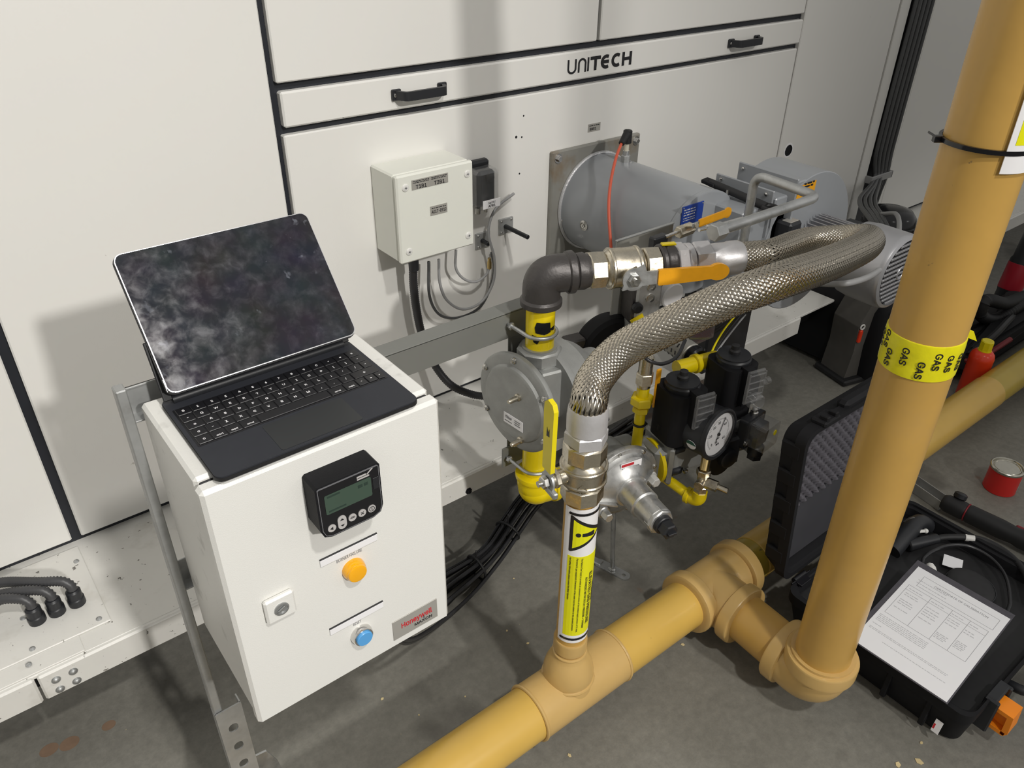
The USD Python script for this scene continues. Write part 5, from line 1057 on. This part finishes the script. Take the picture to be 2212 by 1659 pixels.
part(ks, 'base_shell', loft([L3(.042, .0), L3(.036, .006), L3(.012, .085), L3(.010, .100), L3(.001, .104), L3(.000, kzr), L3(.012, kzr), L3(.013, kzr - .006), L3(.022, kzr - .008), L3(.040, .03)]), 'black_matte')
part(ks, 'inner_foam', loft([L3(.030, .03), L3(.024, .092), L3(.040, .095)]), 'black_rubber')
for k, yy in enumerate((.27, .36, .45, .54)): part(ks, 'rib', bx(kx0_ + .008, kx0_ + .022, yy - .006, yy + .006, .02, .10, .002), 'black_matte')
ta = math.radians(4.5); HO = np.array([0, .648, .142]); Ld = np.array([0, math.sin(ta), math.cos(ta)]); Ln = np.array([0, -math.cos(ta), math.sin(ta)])
LH = .425
def L4(d, n_, r=.035): return lp3(rl(kx0_ + d, .0 + d, kx1_ - d, LH - d, r), HO, X, Ld, Ln, n_)
ld = part(ks, 'lid_shell', loft([L4(.030, -.072), L4(.016, -.066), L4(.006, -.030), L4(.0, -.026), L4(.0, .0), L4(.012, .0), L4(.014, -.008), L4(.020, -.010), L4(.026, -.045)]), 'black_matte')
for k in range(5): part(ld, 'rib', obox(HO + X * (kx0_ + .005) + Ld * (.07 + .075 * k) - Ln * .034, X, Ld, Ln, (.012, .038, .05), .004), 'black_matte')
part(ks, 'lid_panel', lp3 and ext(sbox(kx0_ + .03, .03, kx1_ - .03, .20), HO - Ln * .044, X, Ld, .018, Ln), 'lid_panel_grey')
nx, ny = 110, 46; gx_, gy_ = np.linspace(kx0_ + .027, kx1_ - .027, nx), np.linspace(.195, LH - .032, ny); GX, GY = np.meshgrid(gx_, gy_, indexing='ij')
hh = -.030 + .013 * np.sin(GX * 2 * np.pi / .026) * np.sin(GY * 2 * np.pi / .026) + .003 * meshkit.noise(np.stack([GX * 60, GY * 60, 0 * GX], -1))
Vf = (HO + GX[..., None] * X + GY[..., None] * Ld + hh[..., None] * Ln).reshape(-1, 3); ii, jj = np.meshgrid(np.arange(nx - 1), np.arange(ny - 1), indexing='ij'); a_ = (ii * ny + jj).ravel()
top_f = np.concatenate([np.stack([a_, a_ + ny, a_ + ny + 1], 1), np.stack([a_, a_ + ny + 1, a_ + 1], 1)])
part(ks, 'egg_crate_foam', cat(T(Vf, top_f), ext(sbox(kx0_ + .027, .195, kx1_ - .027, LH - .032), HO - Ln * .046, X, Ld, .006, Ln)), 'foam_grey', smooth=True)
for k in range(4):
    xc = kx0_ + .06 + .13 * k; part(ks, 'hinge', cat(cyl((xc - .022, .640, kzr + .004), (xc + .022, .640, kzr + .004), .0065, n=14), bx(xc - .020, xc + .020, .618, .642, kzr - .004, kzr + .003, .001), cyl((xc - .036, .636, kzr + .004), (xc + .036, .636, kzr + .004), .0025, n=8)), 'black_gloss')
for xc in (kx0_ + .085, kx0_ + .40):
    c = HO + X * xc + Ld * LH; part(ks, 'lid_catch', cat(obox(c - Ln * .012 + Ld * .004, X, Ld, Ln, (.060, .014, .040), .004), obox(c - Ln * .004 + Ld * .014 - X * .016, X, Ld, Ln, (.012, .014, .020), .002), obox(c - Ln * .004 + Ld * .014 + X * .016, X, Ld, Ln, (.012, .014, .020), .002)), 'black_matte')
c = HO + X * (kx0_ + .24) + Ld * LH; part(ks, 'lid_grip', obox(c - Ln * .02, X, Ld, Ln, (.16, .03, .03), .008), 'black_matte')
lx = 1.335
part(ks, 'orange_latch', cat(ext(Polygon([(.0, 0), (.052, .0), (.060, .012), (.056, .062), (.0, .062)]).difference(Polygon([(.008, .010), (.048, .010), (.046, .052), (.008, .052)])), (lx - .022, .196, .05), -Y, Z, .045, X), bx(lx - .022, lx + .023, .140, .150, .052, .062, .001), bx(lx - .022, lx + .023, .186, .196, .050, .112, .001), bx(lx - .004, lx + .004, .145, .19, .055, .108, .001)), 'orange_plastic', label='orange latch')
part(ks, 'latch_seat', cat(bx(lx - .035, lx - .024, .170, .20, .04, kzr + .002, .003), bx(lx + .025, lx + .036, .170, .20, .04, kzr + .002, .003), bx(lx - .03, lx + .03, .176, .20, kzr - .01, kzr + .004, .003)), 'black_plastic')
part(ks, 'carry_handle', tube(fillet([(1.42, .195, .085), (1.42, .150, .095), (1.58, .150, .095), (1.58, .195, .085)], .02, 6), .011, 14), 'black_plastic', smooth=True)
sp0 = at(2022, 1572, x=kx0_ + .004)
stk = part(ks, 'sticker', obox(sp0 + np.array([.004, 0, 0]), -Y, unit([.18, 0, 1]), unit([-1, 0, .18]), (.016, .034, .0016), .0003), 'sign_white', label='small white sticker')
part(stk, 'print', cat(obox(sp0 + np.array([.0028, -.001, -.004]), -Y, unit([.18, 0, 1]), unit([-1, 0, .18]), (.006, .022, .0006), 0)), 'ink_grey')
part(stk, 'red_print', obox(sp0 + np.array([.0030, .0055, -.002]), -Y, unit([.18, 0, 1]), unit([-1, 0, .18]), (.004, .014, .0006), 0), 'ink_red')

# certificate in its sleeve
c0, c1, c3 = at(1840, 1380, z=.142), at(2045, 1517, z=.142), at(1965, 1210, z=.172)
pU = unit(c1 - c0); pV = unit((c3 - c0) - pU * np.dot(c3 - c0, pU)); pN = np.cross(pU, pV)
if pN[2] < 0: pN = -pN
PW, PH = np.linalg.norm(c1 - c0), .300
ce = thing('certificate', 'printed calibration certificate in a clear sleeve lying on the open black case', 'document', tuple(c0))
part(ce, 'sleeve', obox(c0 + pU * (PW / 2 - .004) + pV * (PH / 2 + .008) - pN * .0012, pU, pV, pN, (PW + .014, PH + .022, .0012), .0003), 'foam_grey')
part(ce, 'sheet', obox(c0 + pU * PW / 2 + pV * PH / 2 - pN * .0002, pU, pV, pN, (PW, PH, .0008), .0002), 'paper_white')
def pr(rows): return bars(rows, c0 + pN * .0002, pU, pV)
def frame(x0, y0, x1, y1, w=.0006): return [(x0, y0, x1 - x0, w), (x0, y1, x1 - x0, w), (x0, (y0 + y1) / 2, w, y1 - y0), (x1, (y0 + y1) / 2, w, y1 - y0)]
part(ce, 'title', text('CERTIFICATE OF CALIBRATION', .0052, c0 + pU * PW * .55 + pV * .268 + pN * .0002, pU, pV, .0003, width=.122, N=pN), 'ink_soft')
part(ce, 'table_lines', pr(frame(.025, .242, PW - .014, .280) + frame(.012, .120, PW - .018, .232) + [(.066, .176, .0006, .112), (.115, .176, .0006, .112), (.155, .176, .0006, .112), (.012, .215, PW - .03, .0005)]), 'ink_soft')
rws = []
for x0, x1, ys in ((.018, .058, [.222, .205, .198, .180, .173, .166, .150]), (.070, .110, [.222, .200, .190, .182, .174, .160]), (.118, .150, [.222, .205, .198, .188, .150, .145, .140, .135]), (.158, .186, [.222, .200, .192, .160, .155, .150, .145, .140])):
    rws += print_rows(x0, x0 + (x1 - x0) * .8, ys, .0022, len(rws) + 3)
rws += print_rows(.008, .120, [.108, .103, .098, .093, .088], .0018, 77) + print_rows(.008, .185, [.062, .058], .0016, 78) + print_rows(.05, .19, [.040], .0016, 79) + print_rows(.008, .03, [.075], .0018, 80) + print_rows(.02, .09, [.252, .262], .0018, 81)
part(ce, 'small_print', pr(rws), 'ink_pale')

# contents of the case
def item(name, lab, catg, parts, grp=None):
    t = thing(name, lab, catg, tuple(np.asarray(parts[0][1].vertices).mean(0))); [part(t, n_, m_, k_, smooth=35) for n_, m_, k_ in parts]; return t
q = at(2098, 1262, z=.118)
item('round_pouch', 'flat round black pouch in the case beside the certificate', 'pouch', [('shell', lathe([(.052, 0), (.057, .006), (.057, .014), (.050, .020), (.03, .022)], q - Z * .018, unit([.05, -.1, 1]), 40), 'black_rubber'), ('zip', _torus(q - Z * .008, Z, X, Y, .057, .0018, 40, 6), 'black_plastic')])
P = spline([at(1992, 1228, z=.115), at(1996, 1205, z=.125), at(2040, 1180, z=.128), at(2092, 1180, z=.128), at(2140, 1205, z=.125), at(2172, 1245, z=.122), at(2182, 1300, z=.118), at(2176, 1322, z=.112)], .008)
item('probe_lead', 'thin black lead looped around the round pouch inside the case', 'cable', [('lead', tube(P, .0045, 10), 'cable_black')])
P = spline([at(1960, 1178, z=.115), at(2010, 1165, z=.120), at(2060, 1160, z=.125), at(2120, 1166, z=.125), at(2175, 1195, z=.125), at(2215, 1240, z=.125), at(2230, 1300, z=.12)], .01)
item('sampling_hose', 'thicker black hose with a white band lying along the back of the open case', 'hose', [('hose', tube(P, .0085, 14), 'black_rubber'), ('grip', cyl(P[0], P[len(P) // 5], .016, .013, n=20, b=.003), 'black_plastic'), ('white_band', cyl(at(2084, 1161, z=.125), at(2104, 1164, z=.125), .0092, n=16), 'white_plastic')])
q0, q1 = at(1945, 1150, z=.135), at(2000, 1147, z=.135)
item('white_spatula', 'small white plastic stick lying on the black probe handle in the case', 'stick', [('stick', cyl(q0, q1, .0045, n=12, b=.001), 'white_plastic'), ('knob', trimesh.Trimesh(trimesh.creation.icosphere(2, .0065).vertices + q1, trimesh.creation.icosphere(2, .0065).faces, process=False), 'white_plastic')])
q0, q1 = at(1925, 1190, z=.11), at(1985, 1130, z=.125)
item('gas_probe', 'bulky black probe handle at the hinge end of the case under the white stick', 'probe', [('grip', tube(spline([q0, (q0 + q1) / 2 + Z * .012, q1, q1 + np.array([.03, -.01, -.02])], .01), .024, 20), 'black_plastic'), ('clear_tip', tube(spline([at(1955, 1132, z=.138), at(1972, 1122, z=.145), at(1984, 1138, z=.138)], .006), .008, 12), 'clear_plastic')])
q = at(2012, 1235, z=.118)
item('white_plug', 'rounded white plastic plug beside the upper corner of the certificate', 'plug', [('cap', lathe([(.011, 0), (.013, .006), (.0125, .030), (.008, .040), (.001, .043)], q - unit([.3, .4, .3]) * .02, unit([.3, .4, .3]), 24), 'white_plastic'), ('collar', lathe([(.0145, 0), (.0145, .004)], q - unit([.3, .4, .3]) * .02, unit([.3, .4, .3]), 24), 'white_plastic')])
q = at(2058, 1215, z=.110)
item('folded_card', 'small folded white card half under the round pouch', 'card', [('card', obox(q, unit([.4, -1, 0]), unit([1, .4, .15]), Z, (.045, .038, .0012), .0003), 'paper_white')])

# ------------------------------------------------------------------ things on the floor to the right
p0, p1 = at(1962, 1034, z=.02), at(2040, 1088, z=.02)
dch = unit((p1 - p0) * [1, 1, 0]); sch = np.cross(Z, dch); Lc = np.linalg.norm(p1 - p0)
cs = thing('channel_support', 'small galvanised channel bracket standing on the floor under the ochre pipe', 'bracket', tuple(p0 - Z * .02))
mid = (p0 + p1) / 2
part(cs, 'channel', cat(obox(mid - Z * .018, dch, sch, Z, (Lc, .040, .003), .0005), obox(mid + sch * .019 - Z * .002, dch, sch, Z, (Lc, .003, .034), .0005), obox(mid - sch * .019 - Z * .002, dch, sch, Z, (Lc, .003, .034), .0005)), 'zinc_dull')
part(cs, 'leg', cat(obox(p0 - dch * .012 + Z * .022, dch, sch, Z, (.004, .040, .080), .001)), 'zinc_dull')
h0, h1 = at(2036, 1082, z=.035), at(2260, 1190, z=.035)
dh = unit(h1 - h0)
tl_ = thing('hand_tool', 'long black rubber tool grip with thin red rings lying beside the open case', 'tool', tuple(h0 - Z * .035))
part(tl_, 'grip', lathe([(.020, 0), (.026, .012), (.027, .06), (.024, .068), (.027, .076), (.028, .16), (.025, .20), (.028, .215), (.028, .34), (.022, .36)], h0, dh, 32), 'black_rubber')
part(tl_, 'red_ring', _torus(h0 + dh * .068, dh, *perp(dh), .0255, .0022, 32, 8), 'dark_red')
part(tl_, 'red_panel', obox(h0 + dh * .235 + Z * .014 + np.cross(Z, dh) * .020, dh, np.cross(Z, dh), Z, (.09, .010, .018), .004), 'dark_red')
kn = h0 + dh * .035 + Z * .020 + np.cross(Z, dh) * .016
part(tl_, 'thumb_knob', lathe([(.013, 0), (.018, .004), (.018, .016), (.012, .020)], kn, unit(Z + np.cross(Z, dh) * .5), 24), 'black_plastic')
cc = at(2167, 1032, z=.040) * [1, 1, 0]
cn = thing('tin_can', 'small red paint tin with a shiny metal lid standing on the floor', 'tin', tuple(cc))
part(cn, 'can', lathe([(.0445, .0), (.0460, .002), (.0455, .006), (.0455, .076)], cc, Z, 48), 'red_paint')
part(cn, 'rim', lathe([(.0455, 0), (.0475, .002), (.0475, .008), (.0455, .010), (.0425, .010), (.0405, .005), (.001, .005)], cc + Z * .075, Z, 48), 'tin')
part(cn, 'lid', lathe([(.039, 0), (.037, .003), (.034, .0032), (.033, .0015), (.001, .0015)], cc + Z * .080, Z, 48), 'tin')
lbw = unit(np.array([.30, -.95, 0]))
lt = np.array([[math.cos(a), math.sin(a), 0] for a in np.linspace(math.atan2(lbw[1], lbw[0]) - .22, math.atan2(lbw[1], lbw[0]) + .26, 8)])
V = np.concatenate([cc + lt * .0458 + Z * .012, cc + lt * .0458 + Z * .058]); V = np.concatenate([V, V * [1, 1, 1] - np.concatenate([lt, lt]) * .0006]); F = [(i, i + 1, i + 9) for i in range(7)] + [(i, i + 9, i + 8) for i in range(7)]; F += [(a_ + 16, c__ + 16, b__ + 16) for a_, b__, c__ in F[:14]]
part(cn, 'label', T(V, F), 'sign_white')
bb = at(2110, 800, z=.11) * [1, 1, 0]
bt = thing('spray_bottle', 'orange-red bottle with a yellow cap standing behind the ochre floor pipe', 'bottle', tuple(bb))
part(bt, 'bottle', lathe([(.036, 0), (.040, .004), (.040, .150), (.0405, .158), (.0405, .166), (.037, .180), (.028, .190), (.018, .195)], bb, Z, 44), 'orange_red')
part(bt, 'cap', cat(hexp(bb + Z * .193, bb + Z * .232, .040, b=.003, n=8), cyl(bb + Z * .190, bb + Z * .196, .0225, n=24)), 'yellow_grip')
# dark bag under the motor, grey moulded case, black bag with red trim, vacuum tube
bg = thing('tool_bag', 'black soft bag in the dark recess below the silver motor', 'bag', (2.66, 1.32, 0))
part(bg, 'body', trimesh.Trimesh(*(lambda m_: (m_.vertices, m_.faces))(loft([lp3(rl(2.43 + d, 1.10 + d, 2.95 - d, 1.62 - d, .05), O_, X, Y, Z, z_) for d, z_ in ((.03, 0), (.0, .02), (-.01, .15), (.0, .28), (.03, .33))])), process=False), 'black_matte')
part(bg, 'red_trim', bx(2.44, 2.70, 1.088, 1.094, .25, .31, .002), 'dark_red')
part(bg, 'strap', tube(spline([(2.47, 1.09, .26), (2.50, 1.07, .14), (2.52, 1.06, .03)], .02), .012, 8), 'black_rubber')
g0_ = at(1898, 722, z=.185)
gU2, gN2 = unit([.97, -.24, 0]), unit([-.24, -.97, 0])
gc_ = thing('moulded_case', 'grey moulded tool case with dark oval recess and orange-red edges behind the tall riser', 'tool case', (g0_[0], g0_[1], 0))
ol = Polygon([(-.105, -.17), (.16, -.17), (.18, -.02), (.15, .13), (.02, .155), (-.065, .13), (-.10, .05), (-.092, -.05)]).buffer(.012)
zc_ = .185
part(gc_, 'shell', ext(ol, (g0_[0], g0_[1], zc_) - gN2 * .12, gU2, Z, .12, gN2), 'grey_cloth')
part(gc_, 'recess', ext(affinity.scale(Point(.055, .015).buffer(1, 16), .085, .088), (g0_[0], g0_[1], zc_), gU2, Z, .003, gN2), 'black_matte')
part(gc_, 'recess_edge', ext(affinity.scale(Point(.055, .015).buffer(1, 16), .090, .093).difference(affinity.scale(Point(.055, .015).buffer(1, 16), .085, .088)).intersection(sbox(-.02, .075, .12, .2)), (g0_[0], g0_[1], zc_), gU2, Z, .004, gN2), 'orange_red')
part(gc_, 'side_clip', cat(obox(np.array([g0_[0], g0_[1], zc_]) - gU2 * .100 + Z * .015 + gN2 * .004, gU2, Z, gN2, (.014, .05, .012), .003)), 'orange_red')
part(gc_, 'side_hook', cat(ringm(np.array([g0_[0], g0_[1], zc_]) - gU2 * .098 + Z * .052 + gN2 * .004, gN2, .009, .003, 20, 6)), 'white_plastic')
part(gc_, 'pull_tab', lathe([(.008, 0), (.010, .004), (.006, .010)], np.array([g0_[0], g0_[1], zc_]) + gU2 * .005 - Z * .02, gN2, 16), 'mustard_paint')
part(gc_, 'base', obox((g0_[0] + .03, g0_[1] + .05, .012), gU2, gN2, Z, (.30, .16, .024), .006), 'black_rubber')
b2 = thing('tool_bag', 'low black bag with dark red trim lying behind the orange bottle', 'bag', (3.1, 1.1, 0))
part(b2, 'body', loft([lp3(rl(2.72 + d, .90 + d, 3.5 - d, 1.10 - d, .06), O_, X, Y, Z, z_) for d, z_ in ((.04, 0), (.0, .03), (-.01, .06), (.01, .10), (.06, .12))]), 'black_matte')
part(b2, 'red_trim', bx(2.735, 3.05, .893, .96, .075, .095, .006), 'dark_red')
part(b2, 'strap', tube(spline([(2.76, .93, .10), (2.90, .92, .14), (3.05, .94, .14), (3.2, .97, .11)], .02), .014, 8), 'black_rubber')
v0_, v1_ = at(2160, 668, y=1.12), at(2222, 535, y=1.12)
dv = unit(v1_ - v0_); Lv = np.linalg.norm(v1_ - v0_)
vc_ = thing('vacuum_tube', 'leaning black tube with a wide red band at the frame edge', 'vacuum cleaner tube', tuple(v0_))
part(vc_, 'tube', lathe([(.040, 0), (.046, .01), (.046, Lv * .30), (.048, Lv * .32), (.048, Lv * .80), (.042, Lv * .84), (.042, Lv + .15)], v0_, dv, 36), 'black_plastic')
part(vc_, 'red_band', lathe([(.049, 0), (.0495, .004), (.0495, Lv * .40), (.049, Lv * .41)], v0_ + dv * Lv * .34, dv, 36), 'crimson')
P = spline([at(2215, 640, y=1.0), at(2170, 655, y=1.0), at(2128, 650, y=1.02), at(2118, 678, y=1.02), at(2150, 690, y=1.0), at(2190, 668, y=.98), at(2230, 640, y=.98)], .006)
item('vacuum_hose', 'black ribbed hose curled at the foot of the leaning red-banded tube', 'hose', [('hose', tube(P, .024 + .0014 * np.where(np.arange(len(P)) % 2 == 0, 1, -1), 16), 'black_rubber')])

q = at(1938, 530, y=1.40)
tb2 = thing('black_tub', 'rounded black tub behind the silver motor and the end of the hose loop', 'tub', (q[0], 1.40, .272))
part(tb2, 'tub', lathe([(.085, 0), (.10, .01), (.105, .12), (.10, .16), (.08, .185), (.04, .198)], (q[0], 1.46, .272), Z, 40), 'black_gloss')
part(tb2, 'lid_ring', _torus(np.array([q[0], 1.46, .405]), Z, X, Y, .104, .004, 40, 8), 'black_plastic')
